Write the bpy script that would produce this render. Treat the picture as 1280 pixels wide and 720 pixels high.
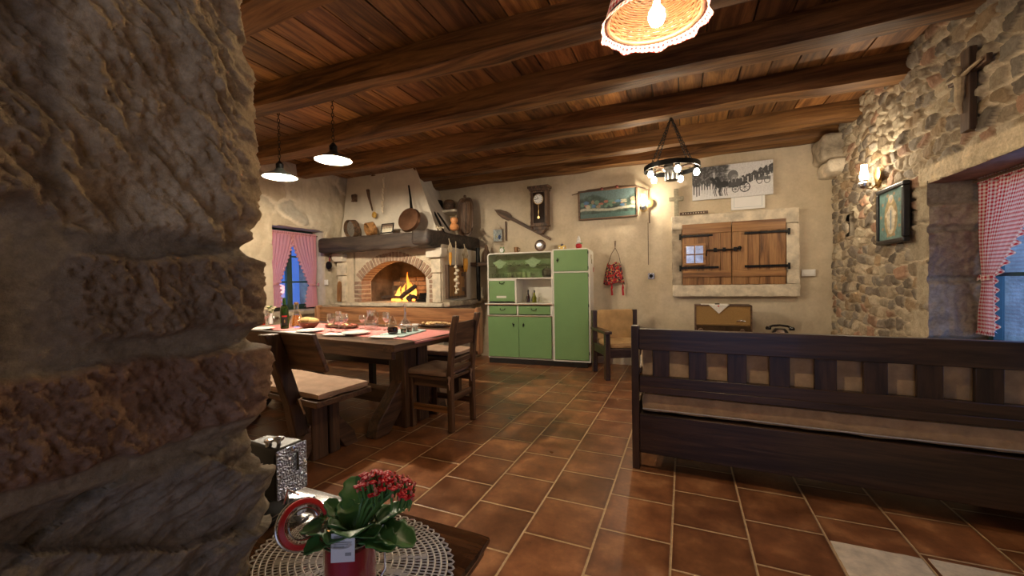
import bpy, bmesh, math, random
import numpy as np
from mathutils import Vector, Matrix, Euler, Quaternion
random.seed(7)
SC = bpy.context.scene
for o in list(bpy.data.objects): bpy.data.objects.remove(o)

# ------------------------------------------------------------ camera
FPX, CAMH = 496.3, 1.2
YAW, PITCH, ROLL = (math.radians(a) for a in (23.44, -1.02, -0.967))
_F = Vector((-math.sin(YAW)*math.cos(PITCH), math.cos(YAW)*math.cos(PITCH), math.sin(PITCH)))
_R0 = Vector((math.cos(YAW), math.sin(YAW), 0)); _U0 = _R0.cross(_F)
_R = _R0*math.cos(ROLL)+_U0*math.sin(ROLL); _U = -_R0*math.sin(ROLL)+_U0*math.cos(ROLL)
cd = bpy.data.cameras.new('camera'); cam = bpy.data.objects.new('camera', cd); SC.collection.objects.link(cam)
cd.sensor_width = 36; cd.lens = 36*FPX/1280; cd.clip_start = 0.02
cam.matrix_world = Matrix.Translation((0, 0, CAMH)) @ Matrix((_R, _U, -_F)).transposed().to_4x4()
SC.camera = cam
# ------------------------------------------------------------ world, exposure
w = bpy.data.worlds.new('world'); SC.world = w; w.use_nodes = True
wn = w.node_tree.nodes['Background']; wn.inputs[0].default_value = (0.13, 0.32, 0.95, 1); wn.inputs[1].default_value = 0.28
SC.view_settings.view_transform = 'Standard'; SC.view_settings.look = 'None'
SC.view_settings.gamma = 1; SC.view_settings.use_curve_mapping = False
SC.view_settings.exposure = 1.4
# lamp powers (watts) and colours
WARM = (1.0, 0.74, 0.44); WARMW = (1.0, 0.85, 0.64)
P_PENDANT, P_BASKET, P_CHAND, P_SCONCE, P_FIRE = 100, 15, 36.0, 6.5, 1.1

def light(name, loc, watts, col, r, parent=None):
    l = bpy.data.lights.new(name, 'POINT'); l.energy = watts; l.color = col; l.shadow_soft_size = r
    o = bpy.data.objects.new(name, l); SC.collection.objects.link(o); o.location = loc
    if parent: o.parent = parent
    return o
def area(name, loc, rot, sx, sy, watts, col):
    l = bpy.data.lights.new(name, 'AREA'); l.shape = 'RECTANGLE'; l.size = sx; l.size_y = sy; l.energy = watts; l.color = col
    o = bpy.data.objects.new(name, l); SC.collection.objects.link(o); o.location = loc; o.rotation_euler = rot
    return o
# daylight through the doorway the camera stands in, and through the two windows
area('doorway_daylight', (0.35, -1.45, 1.35), (math.radians(90), 0, math.radians(0)), 1.9, 2.0, 2.6, (1.0, 0.90, 0.80))
area('right_window_daylight', (2.35, 3.0, 1.25), (0, math.radians(90), 0), 1.2, 1.4, 7, (0.35, 0.55, 1.0))
area('left_window_daylight', (-5.65, 4.05, 1.4), (0, math.radians(-90), 0), 1.0, 0.8, 1.5, (0.35, 0.55, 1.0))

# ------------------------------------------------------------ geometry on known planes
def ray(x, y): return _F+_R*((x-640)/FPX)+_U*((360-y)/FPX)
CP = Vector((0, 0, CAMH))
def aZ(x, y, z=0.0): d = ray(x, y); return CP+d*((z-CAMH)/d.z)
def aY(x, y, Y): d = ray(x, y); return CP+d*(Y/d.y)
def aX(x, y, X): d = ray(x, y); return CP+d*(X/d.x)

# ------------------------------------------------------------ materials
def newmat(name):
    m = bpy.data.materials.new(name); m.use_nodes = True
    nt = m.node_tree; b = nt.nodes['Principled BSDF']; return m, nt, b
def coords(nt, scale=(1, 1, 1), rnd=True, kind='Object'):
    tc = nt.nodes.new('ShaderNodeTexCoord'); mp = nt.nodes.new('ShaderNodeMapping')
    mp.inputs['Scale'].default_value = scale
    nt.links.new(tc.outputs[kind], mp.inputs[0])
    if rnd:
        oi = nt.nodes.new('ShaderNodeObjectInfo'); ml = nt.nodes.new('ShaderNodeMath'); ml.operation = 'MULTIPLY'; ml.inputs[1].default_value = 37
        nt.links.new(oi.outputs['Random'], ml.inputs[0]); nt.links.new(ml.outputs[0], mp.inputs['Location'])
    return mp.outputs[0]
def noise(nt, vec, scale, detail=6, rough=.6, dist=0):
    n = nt.nodes.new('ShaderNodeTexNoise'); n.inputs['Scale'].default_value = scale; n.inputs['Detail'].default_value = detail
    n.inputs['Roughness'].default_value = rough; n.inputs['Distortion'].default_value = dist
    nt.links.new(vec, n.inputs['Vector']); return n.outputs['Fac']
def ramp(nt, fac, stops):
    r = nt.nodes.new('ShaderNodeValToRGB'); e = r.color_ramp.elements
    e[0].position, e[0].color = stops[0][0], (*stops[0][1], 1)
    e[1].position, e[1].color = stops[-1][0], (*stops[-1][1], 1)
    for p, c in stops[1:-1]:
        k = e.new(p); k.color = (*c, 1)
    nt.links.new(fac, r.inputs[0]); return r.outputs[0]
def bump(nt, b, h, strength, dist=.01):
    bp = nt.nodes.new('ShaderNodeBump'); bp.inputs['Strength'].default_value = strength; bp.inputs['Distance'].default_value = dist
    nt.links.new(h, bp.inputs['Height']); nt.links.new(bp.outputs[0], b.inputs['Normal'])
def mult(nt, a, b_, fac=1.0, mode='MULTIPLY'):
    m = nt.nodes.new('ShaderNodeMixRGB'); m.blend_type = mode; m.inputs[0].default_value = fac
    for s, i in ((a, 1), (b_, 2)):
        if isinstance(s, tuple): m.inputs[i].default_value = (*s, 1)
        else: nt.links.new(s, m.inputs[i])
    return m.outputs[0]
def plain(name, c, rough=.6, metal=0, var=.15, nscale=12, bs=.1, bscale=60, coat=0, bdist=.004):
    m, nt, b = newmat(name); v = coords(nt)
    c1 = tuple(x*(1-var) for x in c); c2 = tuple(min(1, x*(1+var)) for x in c)
    nt.links.new(ramp(nt, noise(nt, v, nscale), [(.3, c1), (.7, c2)]), b.inputs['Base Color'])
    b.inputs['Roughness'].default_value = rough; b.inputs['Metallic'].default_value = metal; b.inputs['Coat Weight'].default_value = coat
    if bs: bump(nt, b, noise(nt, v, bscale), bs, bdist)
    return m
def wood(name, c1, c2, axis=0, rough=.45, sc=1.0, bs=.25, c0=None, coat=0, spec=.5):
    m, nt, b = newmat(name); s = [13*sc]*3; s[axis] = .9*sc
    v = coords(nt, tuple(s)); f = noise(nt, v, 1.6, 9, .62, .9)
    s2 = [45*sc]*3; s2[axis] = 2.5*sc; v2 = coords(nt, tuple(s2)); f2 = noise(nt, v2, 2.0, 5, .6)
    dark = c0 or tuple(x*.45 for x in c1)
    col = ramp(nt, f, [(.28, dark), (.42, c1), (.6, c2), (.74, tuple(x*.6 for x in c2))])
    col = mult(nt, col, ramp(nt, f2, [(.3, (.6, .6, .6)), (.7, (1.12, 1.12, 1.12))]), .8)
    nt.links.new(col, b.inputs['Base Color']); b.inputs['Roughness'].default_value = rough; b.inputs['Coat Weight'].default_value = coat
    bump(nt, b, f2, bs, .004); b.inputs['Specular IOR Level'].default_value = spec; return m
def stonevc(name, rough=.9, fs=55, bs=.5, amt=.75, bd=.006, spec=.3):
    """colour from the mesh's own stone colours, mottled with fine grain"""
    m, nt, b = newmat(name); v = coords(nt, rnd=False)
    at = nt.nodes.new('ShaderNodeAttribute'); at.attribute_name = 'Col'
    f = noise(nt, v, fs, 8, .7); f3 = noise(nt, v, fs*.22, 6, .65, .4)
    col = mult(nt, at.outputs['Color'], ramp(nt, f, [(.3, (.62, .6, .57)), (.7, (1.28, 1.27, 1.25))]), amt)
    col = mult(nt, col, ramp(nt, f3, [(.3, (.62, .58, .52)), (.52, (1, 1, 1)), (.72, (1.2, 1.2, 1.2))]), amt)
    nt.links.new(col, b.inputs['Base Color']); b.inputs['Roughness'].default_value = rough; b.inputs['Specular IOR Level'].default_value = spec
    bump(nt, b, f, bs, bd); return m
def vcmat(name, rough=.5, emit=0):
    m, nt, b = newmat(name); at = nt.nodes.new('ShaderNodeAttribute'); at.attribute_name = 'Col'
    nt.links.new(at.outputs['Color'], b.inputs['Base Color']); b.inputs['Roughness'].default_value = rough; return m
def emis(name, c, s):
    m, nt, b = newmat(name); b.inputs['Base Color'].default_value = (*c, 1)
    b.inputs['Emission Color'].default_value = (*c, 1); b.inputs['Emission Strength'].default_value = s; return m
def glass(name, c=(1, 1, 1), rough=0.02, ior=1.45):
    m, nt, b = newmat(name); b.inputs['Base Color'].default_value = (*c, 1); b.inputs['Transmission Weight'].default_value = 1
    b.inputs['Roughness'].default_value = rough; b.inputs['IOR'].default_value = ior; return m
def pane(name, c=(1, 1, 1), mixv=.12):
    """thin window glass: mostly clear, a little mirror"""
    m, nt, b = newmat(name); nt.nodes.remove(b)
    t = nt.nodes.new('ShaderNodeBsdfTransparent'); t.inputs[0].default_value = (*c, 1)
    g = nt.nodes.new('ShaderNodeBsdfGlossy'); g.inputs['Roughness'].default_value = .03
    mx = nt.nodes.new('ShaderNodeMixShader'); mx.inputs[0].default_value = mixv
    nt.links.new(t.outputs[0], mx.inputs[1]); nt.links.new(g.outputs[0], mx.inputs[2])
    nt.links.new(mx.outputs[0], nt.nodes['Material Output'].inputs[0]); return m
def gingham(name, c, cell=.011, mode='check', white=(.86, .82, .78), transl=.35):
    m, nt, b = newmat(name); tc = nt.nodes.new('ShaderNodeTexCoord'); sp = nt.nodes.new('ShaderNodeSeparateXYZ'); nt.links.new(tc.outputs['UV'], sp.inputs[0])
    outs = []
    for ax in ('X', 'Y'):
        a = nt.nodes.new('ShaderNodeMath'); a.operation = 'MULTIPLY'; a.inputs[1].default_value = 1/(2*cell); nt.links.new(sp.outputs[ax], a.inputs[0])
        fr = nt.nodes.new('ShaderNodeMath'); fr.operation = 'FRACT'; nt.links.new(a.outputs[0], fr.inputs[0])
        g = nt.nodes.new('ShaderNodeMath'); g.operation = 'GREATER_THAN'; g.inputs[1].default_value = .5; nt.links.new(fr.outputs[0], g.inputs[0]); outs.append(g.outputs[0])
    ad = nt.nodes.new('ShaderNodeMath'); ad.operation = 'MULTIPLY_ADD'; nt.links.new(outs[0], ad.inputs[0]); ad.inputs[1].default_value = .5
    h = nt.nodes.new('ShaderNodeMath'); h.operation = 'MULTIPLY'; h.inputs[1].default_value = .5 if mode == 'check' else .12; nt.links.new(outs[1], h.inputs[0]); nt.links.new(h.outputs[0], ad.inputs[2])
    mid = tuple((x+y)/2 for x, y in zip(c, white))
    col = ramp(nt, ad.outputs[0], [(0, white), (.5, mid), (1, c)])
    nt.links.new(col, b.inputs['Base Color']); b.inputs['Roughness'].default_value = .9
    tr = nt.nodes.new('ShaderNodeBsdfTranslucent'); nt.links.new(col, tr.inputs[0]); mx = nt.nodes.new('ShaderNodeMixShader'); mx.inputs[0].default_value = transl
    nt.links.new(b.outputs[0], mx.inputs[1]); nt.links.new(tr.outputs[0], mx.inputs[2]); nt.links.new(mx.outputs[0], nt.nodes['Material Output'].inputs[0])
    return m

# dark stained furniture / beams / brown woods by grain axis
DK = [wood('dark_stained_wood_%d' % a, (.030, .0155, .009), (.072, .037, .019), a, .36, .8, .22, coat=.12) for a in range(3)]
TB = [wood('brown_table_wood_%d' % a, (.060, .030, .016), (.145, .076, .038), a, .42, .8, .3) for a in range(3)]
RD = [wood('reddish_bench_wood_%d' % a, (.20, .085, .035), (.36, .17, .075), a, .38, .7, .25, coat=.1) for a in range(3)]
BM = [wood('old_beam_wood_%d' % a, (.110, .050, .018), (.28, .135, .046), a, .58, .55, .6, c0=(.022, .010, .005), coat=.0, spec=.22) for a in range(3)]
SH = [wood('honey_shutter_wood_%d' % a, (.24, .105, .032), (.43, .215, .075), a, .5, .7, .4, c0=(.08, .035, .012)) for a in range(3)]
OLD = [wood('weathered_dark_wood_%d' % a, (.075, .040, .022), (.19, .105, .055), a, .6, .9, .4) for a in range(3)]
CHAR = wood('sooty_beam_wood', (.022, .015, .012), (.060, .040, .028), 0, .6, .7, .7)
M_iron = plain('black_iron', (.018, .017, .016), .42, .8, .3, 20, .3, 50)
M_steel = plain('polished_steel', (.55, .55, .56), .22, 1, .1, 20, .05)
M_copper = plain('dull_copper', (.20, .10, .055), .42, .85, .3, 9, .2, 30)
M_brass = plain('brass', (.55, .38, .15), .3, 1, .1, 20, 0)
M_green = plain('green_enamel_paint', (.19, .33, .13), .28, 0, .04, 4, .02, 20, coat=.3)
M_cream = plain('cream_paint', (.74, .70, .60), .35, 0, .04, 8, .03, 20, coat=.2)
M_white = plain('white_glazed_china', (.82, .82, .80), .2, 0, .02, 5, 0, coat=.4)
M_paper = plain('white_paper', (.80, .79, .76), .8, 0, .03, 5, 0)
M_black = plain('black_bakelite', (.012, .012, .012), .2, 0, .1, 9, 0, coat=.5)
M_plast = plain('white_plastic', (.78, .76, .70), .35, 0, .02, 5, 0)
M_tan = plain('tan_woven_cushion_cloth', (.50, .34, .19), .95, 0, .22, 14, .7, 420, bdist=.003)
M_ochre = plain('ochre_upholstery', (.46, .28, .115), .9, 0, .2, 9, .5, 320, bdist=.003)
M_taupe = plain('taupe_suede_cushion', (.33, .215, .145), .9, 0, .2, 11, .3, 150)
M_piping = plain('pale_piping_cord', (.55, .52, .48), .7, 0, .1, 60, .2)
M_glass = glass('clear_glass')
def crystal(name):
    m, nt, b = newmat(name); b.inputs['Base Color'].default_value = (.9, .9, .9, 1); b.inputs['Metallic'].default_value = 1; b.inputs['Roughness'].default_value = .05
    lw = nt.nodes.new('ShaderNodeLayerWeight'); lw.inputs[0].default_value = .42; t = nt.nodes.new('ShaderNodeBsdfTransparent'); t.inputs[0].default_value = (.95, .96, .96, 1); mx = nt.nodes.new('ShaderNodeMixShader')
    nt.links.new(ramp(nt, lw.outputs['Facing'], [(0, (.16, .16, .16)), (.45, (.30, .30, .30)), (1, (1, 1, 1))]), mx.inputs[0]); nt.links.new(t.outputs[0], mx.inputs[1]); nt.links.new(b.outputs[0], mx.inputs[2]); nt.links.new(mx.outputs[0], nt.nodes['Material Output'].inputs[0]); return m
M_crys = crystal('thin_crystal_glass')
M_gbottle = glass('green_bottle_glass', (.05, .16, .03), .05)
M_amber = glass('golden_oil', (.95, .62, .12), .02, 1.36)
M_darkliq = plain('dark_vinegar', (.018, .004, .004), .08, 0, .1, 9, 0, coat=.6)
M_redglass = glass('red_glass', (.75, .05, .02), .05)
M_bulb = emis('lit_bulb_glass', (1, .86, .62), 40)
M_chim = emis('lit_lamp_chimney', (1, .80, .50), 9)
M_pane = pane('window_pane_glass', (.8, .9, 1), .10)
M_cabglass = pane('cabinet_glass', (.86, .93, .84), .10)
M_rope = plain('straw_rope', (.42, .30, .17), .9, 0, .25, 60, .5, 200)
M_red = plain('red_rubber', (.62, .02, .02), .35, 0, .05, 8, 0)

# ------------------------------------------------------------ mesh builder
def addo(name, me, mat, parent=None):
    o = bpy.data.objects.new(name, me); SC.collection.objects.link(o)
    if mat is not None: me.materials.append(mat)
    if parent is not None: o.parent = parent
    return o
def RX(a): return Matrix.Rotation(math.radians(a), 4, 'X')
def RY(a): return Matrix.Rotation(math.radians(a), 4, 'Y')
def RZ(a): return Matrix.Rotation(math.radians(a), 4, 'Z')
def TR(*p): return Matrix.Translation(p)
class B:
    def __init__(s): s.bm = bmesh.new(); s.uv = None
    def faces(s, vs, fs, M=None):
        M = M or Matrix(); v = [s.bm.verts.new(M @ Vector(p)) for p in vs]; out = []
        for f in fs:
            try: out.append(s.bm.faces.new([v[i] for i in f]))
            except ValueError: pass
        return out
    def box(s, x0, x1, y0, y1, z0, z1, M=None):
        vs = [(x, y, z) for x in (x0, x1) for y in (y0, y1) for z in (z0, z1)]
        s.faces(vs, [(0, 1, 3, 2), (4, 6, 7, 5), (0, 4, 5, 1), (2, 3, 7, 6), (0, 2, 6, 4), (1, 5, 7, 3)], M); return s
    def ring(s, rings, cap=True, closed=False):
        n = len(rings[0]); V = [[s.bm.verts.new(p) for p in r] for r in rings]
        m = len(V)
        for i in range(m if closed else m-1):
            a, b = V[i], V[(i+1) % m]
            for j in range(n):
                try: s.bm.faces.new((a[j], a[(j+1) % n], b[(j+1) % n], b[j]))
                except ValueError: pass
        if cap and not closed:
            for r, rev in ((V[0], True), (V[-1], False)):
                try: s.bm.faces.new(list(reversed(r)) if rev else r)
                except ValueError: pass
        return s
    def tube(s, pts, r, n=8, closed=False, cap=True, flat=1.0):
        P = [Vector(p) for p in pts]; m = len(P); R = list(r) if hasattr(r, '__len__') else [r]*m; rings = []; up = None
        for i in range(m):
            if closed: t = P[(i+1) % m]-P[i-1]
            else: t = P[min(i+1, m-1)]-P[max(i-1, 0)]
            t.normalize()
            if up is None:
                up = Vector((0, 0, 1)) if abs(t.z) < .9 else Vector((1, 0, 0))
            side = t.cross(up)
            if side.length < 1e-5: side = t.orthogonal()
            side.normalize(); up = side.cross(t).normalized()
            rings.append([P[i]+(side*math.cos(2*math.pi*k/n)+up*math.sin(2*math.pi*k/n)*flat)*R[i] for k in range(n)])
        return s.ring(rings, cap, closed)
    def cyl(s, p0, p1, r0, r1=None, n=16): return s.tube([p0, p1], [r0, r0 if r1 is None else r1], n)
    def lathe(s, prof, n=24, M=None, cap=True):
        M = M or Matrix()
        rings = [[M @ Vector((max(r, 1e-4)*math.cos(2*math.pi*k/n), max(r, 1e-4)*math.sin(2*math.pi*k/n), z)) for k in range(n)] for r, z in prof]
        return s.ring(rings, cap)
    def ball(s, c, r, sc=(1, 1, 1), n=14, M=None):
        M = M or Matrix(); c = Vector(c)
        prof = [(math.sin(math.pi*i/8), -math.cos(math.pi*i/8)) for i in range(9)]
        rings = [[M @ (c+Vector((max(a, 1e-3)*math.cos(2*math.pi*k/n)*sc[0], max(a, 1e-3)*math.sin(2*math.pi*k/n)*sc[1], z*sc[2]))*r) for k in range(n)] for a, z in prof]
        return s.ring(rings, True)
    def prism(s, poly, d0, d1, M=None):
        """polygon in local XZ extruded along Y"""
        M = M or Matrix(); a = [M @ Vector((x, d0, z)) for x, z in poly]; b = [M @ Vector((x, d1, z)) for x, z in poly]
        return s.ring([a, b], True)
    def grid(s, f, nu, nv, uvf=None):
        """f(i/nu, j/nv) -> point ; uvf the same for the cloth coordinates"""
        if uvf and s.uv is None: s.uv = s.bm.loops.layers.uv.new('UVMap')
        V = [[s.bm.verts.new(f(i/nu, j/nv)) for j in range(nv+1)] for i in range(nu+1)]
        for i in range(nu):
            for j in range(nv):
                fc = s.bm.faces.new((V[i][j], V[i+1][j], V[i+1][j+1], V[i][j+1]))
                if uvf:
                    for lp, (a, b) in zip(fc.loops, ((i, j), (i+1, j), (i+1, j+1), (i, j+1))): lp[s.uv].uv = uvf(a/nu, b/nv)
        return s
    def o(s, name, mat, parent=None, bev=0, smooth=35, seg=2, solid=0, sub=0, loc=None, rot=None, jitter=0):
        if jitter:
            for v in s.bm.verts: v.co += Vector([random.uniform(-jitter, jitter) for _ in range(3)])
        bmesh.ops.recalc_face_normals(s.bm, faces=s.bm.faces[:]) if not s.uv else None
        me = bpy.data.meshes.new(name); s.bm.to_mesh(me); s.bm.free()
        if smooth:
            me.shade_smooth()
            try: me.set_sharp_from_angle(angle=math.radians(smooth))
            except Exception: pass
        ob = addo(name, me, mat, parent)
        if loc is not None: ob.location = loc
        if rot is not None: ob.rotation_euler = rot
        if solid: k = ob.modifiers.new('s', 'SOLIDIFY'); k.thickness = solid; k.offset = 0
        if sub: k = ob.modifiers.new('u', 'SUBSURF'); k.levels = k.render_levels = sub
        if bev:
            k = ob.modifiers.new('b', 'BEVEL'); k.width = bev; k.segments = seg; k.limit_method = 'ANGLE'; k.angle_limit = math.radians(40); k.harden_normals = False
        return ob
def T(name, label, cat, loc=(0, 0, 0), rz=0, group=None):
    o = bpy.data.objects.new(name, None); SC.collection.objects.link(o); o.location = loc; o.rotation_euler = (0, 0, math.radians(rz))
    o['label'] = label; o['category'] = cat; o.empty_display_size = .05
    if group: o['group'] = group
    return o
def tag(o, label, cat, group=None, loc=None, rz=None):
    o['label'] = label; o['category'] = cat
    if group: o['group'] = group
    if loc is not None: o.location = loc
    if rz is not None: o.rotation_euler = (0, 0, math.radians(rz))
    return o
def struct(o): o['kind'] = 'structure'; return o
def copytree(o, parent=None):
    c = o.copy(); SC.collection.objects.link(c)
    if parent is not None: c.parent = parent
    for ch in list(o.children): copytree(ch, c)
    return c

# ------------------------------------------------------------ numpy noise and stone sheets
_rs = np.random.RandomState(3); _perm = np.concatenate([_rs.permutation(256)]*3); _ga = _rs.rand(256)*2*np.pi; _gx, _gy = np.cos(_ga), np.sin(_ga)
def pn(x, y, seed=0):
    x = np.asarray(x, float)+seed*17.31; y = np.asarray(y, float)+seed*7.77
    xi = np.floor(x).astype(int); yi = np.floor(y).astype(int); xf, yf = x-xi, y-yi
    u = xf**3*(xf*(xf*6-15)+10); v = yf**3*(yf*(yf*6-15)+10)
    def g(a, b): h = _perm[(_perm[(xi+a) & 255]+yi+b) & 255]; return _gx[h]*(xf-a)+_gy[h]*(yf-b)
    return ((g(0, 0)*(1-u)+g(1, 0)*u)*(1-v)+(g(0, 1)*(1-u)+g(1, 1)*u)*v)*1.5
def fbm(x, y, o=4, seed=0, g=.5):
    s = 0; a = 1.0; f = 1.0
    for k in range(o): s = s+a*pn(x*f, y*f, seed+k*3); a *= g; f *= 2.03
    return s
def ridge(x, y, o=4, seed=0, g=.5):
    s = 0; a = 1.0; f = 1.0
    for k in range(o): s = s+a*(1-2*np.abs(pn(x*f, y*f, seed+k*5))); a *= g; f *= 2.03
    return s
def sst(a, b, x): t = np.clip((x-a)/(b-a), 0, 1); return t*t*(3-2*t)
def rubble(u, v, cw, ch, seed=1, edge=.30, mortar=(.62, .53, .39), pal=None, deep=.022, fill=.0):
    """irregular stones laid in rough courses: returns height, colour"""
    u = u+.02*pn(u*6, v*6, seed); v = v+.018*pn(u*7, v*7, seed+9)+.015*pn(u*2, v*2, seed+4)
    gu, gv = u/cw, v/ch; iv = np.floor(gv).astype(int)
    f1 = np.full(u.shape, 9.); f2 = np.full(u.shape, 9.); idc = np.zeros(u.shape, int); dx1 = np.zeros(u.shape); dy1 = np.zeros(u.shape)
    for dj in (-1, 0, 1):
        row = iv+dj; off = (row*37 % 7)/7.0; iu = np.floor(gu-off).astype(int)
        for di in (-1, 0, 1, 2, -2):
            cu = iu+di; h = _perm[(_perm[(cu+seed) & 255]+row+seed*3) & 255]; h2 = _perm[(h+91) & 255]; h3 = _perm[(h+17) & 255]
            px = cu+off+.5+(h/255.-.5)*.75; py = row+.5+(h2/255.-.5)*.55
            ax, ay = gu-px, gv-py; p = 2.6
            d = (np.abs(ax)**p+np.abs(ay*1.02)**p)**(1/p)-(h3/255.-.5)*.30
            m = d < f1; f2 = np.where(m, f1, np.minimum(f2, d)); f1 = np.where(m, d, f1)
            idc = np.where(m, h, idc); dx1 = np.where(m, ax, dx1); dy1 = np.where(m, ay, dy1)
    e = f2-f1+.05*fbm(u*30, v*30, 3, seed)
    mask = sst(.05, edge, e); rnd = _perm[(idc+5) & 255]/255.; r2 = _perm[(idc+50) & 255]/255.; r3 = _perm[(idc+150) & 255]/255.
    st = (.55+.45*rnd)+(dx1*(r2-.5)+dy1*(r3-.5))*1.1
    h = deep*mask*st+.006*fbm(u*22, v*22, 4, seed+2)*mask+.003*ridge(u*40, v*40, 3, seed)*mask+.0022*fbm(u*35, v*35, 3, seed+6)+.012*fbm(u*1.7, v*1.7, 2, seed+8)
    pal = np.array(pal if pal is not None else [(.30, .245, .17), (.36, .30, .22), (.22, .19, .15), (.42, .36, .27), (.33, .24, .15), (.27, .25, .21), (.46, .39, .28), (.31, .22, .14)])
    c = pal[(idc % len(pal))]*(.78+.5*r2[..., None]); mt = np.array(mortar)*(1+.12*fbm(u*9, v*9, 3, seed+3))[..., None]
    m3 = sst(.0, 1, np.clip(mask*1.25-fill, 0, 1))[..., None]
    return h, mt*(1-m3)+c*m3
def sheet(name, P, N, h, col, mat, keep=None, parent=None):
    """P, N: (n,m,3) base points and normals, h (n,m) heights, col (n,m,3)"""
    n, m = h.shape; co = (P+N*h[..., None]).reshape(-1, 3)
    i = np.arange(n*m).reshape(n, m); q = np.stack([i[:-1, :-1], i[1:, :-1], i[1:, 1:], i[:-1, 1:]], -1)
    q = q.reshape(-1, 4) if keep is None else q[keep]
    me = bpy.data.meshes.new(name); me.vertices.add(len(co)); me.vertices.foreach_set('co', co.ravel().astype(np.float32))
    k = len(q); me.loops.add(k*4); me.loops.foreach_set('vertex_index', q.ravel().astype(np.int32)); me.polygons.add(k)
    me.polygons.foreach_set('loop_start', np.arange(0, 4*k, 4, dtype=np.int32)); me.update(calc_edges=True); me.shade_smooth()
    a = me.color_attributes.new('Col', 'FLOAT_COLOR', 'POINT'); cc = np.ones((len(co), 4), np.float32); cc[:, :3] = np.clip(col.reshape(-1, 3), 0, 1); a.data.foreach_set('color', cc.ravel())
    return addo(name, me, mat, parent)
def plane_uv(P0, eu, ev, U, V, res):
    nu, nv = max(2, int(U/res)+1), max(2, int(V/res)+1); u = np.linspace(0, U, nu)[:, None]*np.ones((1, nv)); v = np.linspace(0, V, nv)[None, :]*np.ones((nu, 1))
    P0, eu, ev = (np.array(a, float) for a in (P0, eu, ev)); return u, v, P0+u[..., None]*eu+v[..., None]*ev
from mathutils import noise as mn
def rbox(b, x0, x1, y0, y1, z0, z1, res=.05, amp=.008, fs=6, r=.015, seed=0, M=None, stretch=(1, 1, 1)):
    """box with rounded, uneven faces"""
    M = M or Matrix(); lo, hi = Vector((x0, y0, z0)), Vector((x1, y1, z1)); r = min(r, *( (hi[i]-lo[i])*.49 for i in range(3)))
    n = [max(2, int((hi[i]-lo[i])/res)+1) for i in range(3)]; cache = {}
    def vert(i, j, k):
        key = (i, j, k)
        if key not in cache:
            p = Vector((lo.x+(hi.x-lo.x)*i/n[0], lo.y+(hi.y-lo.y)*j/n[1], lo.z+(hi.z-lo.z)*k/n[2]))
            q = Vector((min(max(p[a], lo[a]+r), hi[a]-r) for a in range(3))); d = p-q
            if d.length > 1e-9: d.normalize(); p = q+d*r
            else: d = Vector((0, 0, 1))
            s = Vector((p.x*fs*stretch[0]+seed*3.1, p.y*fs*stretch[1]+seed, p.z*fs*stretch[2]-seed))
            p = p+d*(mn.noise(s)*amp+mn.noise(s*2.7)*amp*.5)
            cache[key] = b.bm.verts.new(M @ p)
        return cache[key]
    for ax in range(3):
        a1, a2 = [a for a in range(3) if a != ax]
        for side in (0, n[ax]):
            for i in range(n[a1]):
                for j in range(n[a2]):
                    ks = []
                    for di, dj in ((0, 0), (1, 0), (1, 1), (0, 1)):
                        k = [0, 0, 0]; k[ax] = side; k[a1] = i+di; k[a2] = j+dj; ks.append(vert(*k))
                    b.bm.faces.new(ks)
    return b
YW, XR, XL, ZC = 5.70, 1.60, -5.05, 2.91
M_plaster = stonevc('rough_lime_plaster', .93, 30, .25, .22, .004)
M_stone = stonevc('rubble_stone', .88, 60, .6, .7, .006)
M_pill = stonevc('doorway_stone', .86, 130, .9, .8, .004)
M_lime = plain('pale_dressed_limestone', (.66, .57, .43), .9, 0, .28, 9, .8, 35, bdist=.012)
M_lime2 = plain('grey_dressed_stone', (.38, .31, .22), .9, 0, .4, 9, .9, 28, bdist=.014)
M_wplast = plain('whitewashed_plaster', (.66, .59, .48), .92, 0, .1, 5, .5, 22, bdist=.01)

# ------------------------------------------------------------ floor
m, nt, b = newmat('terracotta_tiles')
TW, TL = .3254, .3314
tc = nt.nodes.new('ShaderNodeTexCoord'); sp = nt.nodes.new('ShaderNodeSeparateXYZ'); nt.links.new(tc.outputs['Object'], sp.inputs[0])
def madd(s, a, c):
    k = nt.nodes.new('ShaderNodeMath'); k.operation = 'MULTIPLY_ADD'; k.inputs[1].default_value = a; k.inputs[2].default_value = c; nt.links.new(s, k.inputs[0]); return k.outputs[0]
cx = nt.nodes.new('ShaderNodeCombineXYZ'); nt.links.new(madd(sp.outputs[1], 1, -2.565+TL*60), cx.inputs[0]); nt.links.new(madd(sp.outputs[0], 1, .7134+TW*60), cx.inputs[1])
def brick(mort, sm):
    br = nt.nodes.new('ShaderNodeTexBrick'); br.offset = .5; br.inputs['Scale'].default_value = 1; br.inputs['Brick Width'].default_value = TL; br.inputs['Row Height'].default_value = TW
    br.inputs['Mortar Size'].default_value = mort; br.inputs['Mortar Smooth'].default_value = sm; br.inputs['Color1'].default_value = (0, 0, 0, 1); br.inputs['Color2'].default_value = (1, 1, 1, 1); br.inputs['Mortar'].default_value = (.5, .5, .5, 1)
    nt.links.new(cx.outputs[0], br.inputs[0]); return br
br = brick(.0058, .2); vv = coords(nt, rnd=False)
n1 = noise(nt, vv, 5.5, 6, .55, 0); n2 = noise(nt, vv, 40, 6, .7)
tone = ramp(nt, br.outputs['Color'], [(0, (.80, .78, .76)), (.35, (.98, .95, .92)), (.7, (1.08, 1.05, 1.0)), (1, (1.22, 1.17, 1.1))])
tile = mult(nt, ramp(nt, n1, [(.15, (.07, .026, .011)), (.42, (.175, .068, .028)), (.55, (.24, .097, .039)), (.85, (.50, .24, .10))]), tone)
tile = mult(nt, tile, ramp(nt, n2, [(.3, (.75, .75, .75)), (.7, (1.2, 1.2, 1.2))]), .7)
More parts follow.
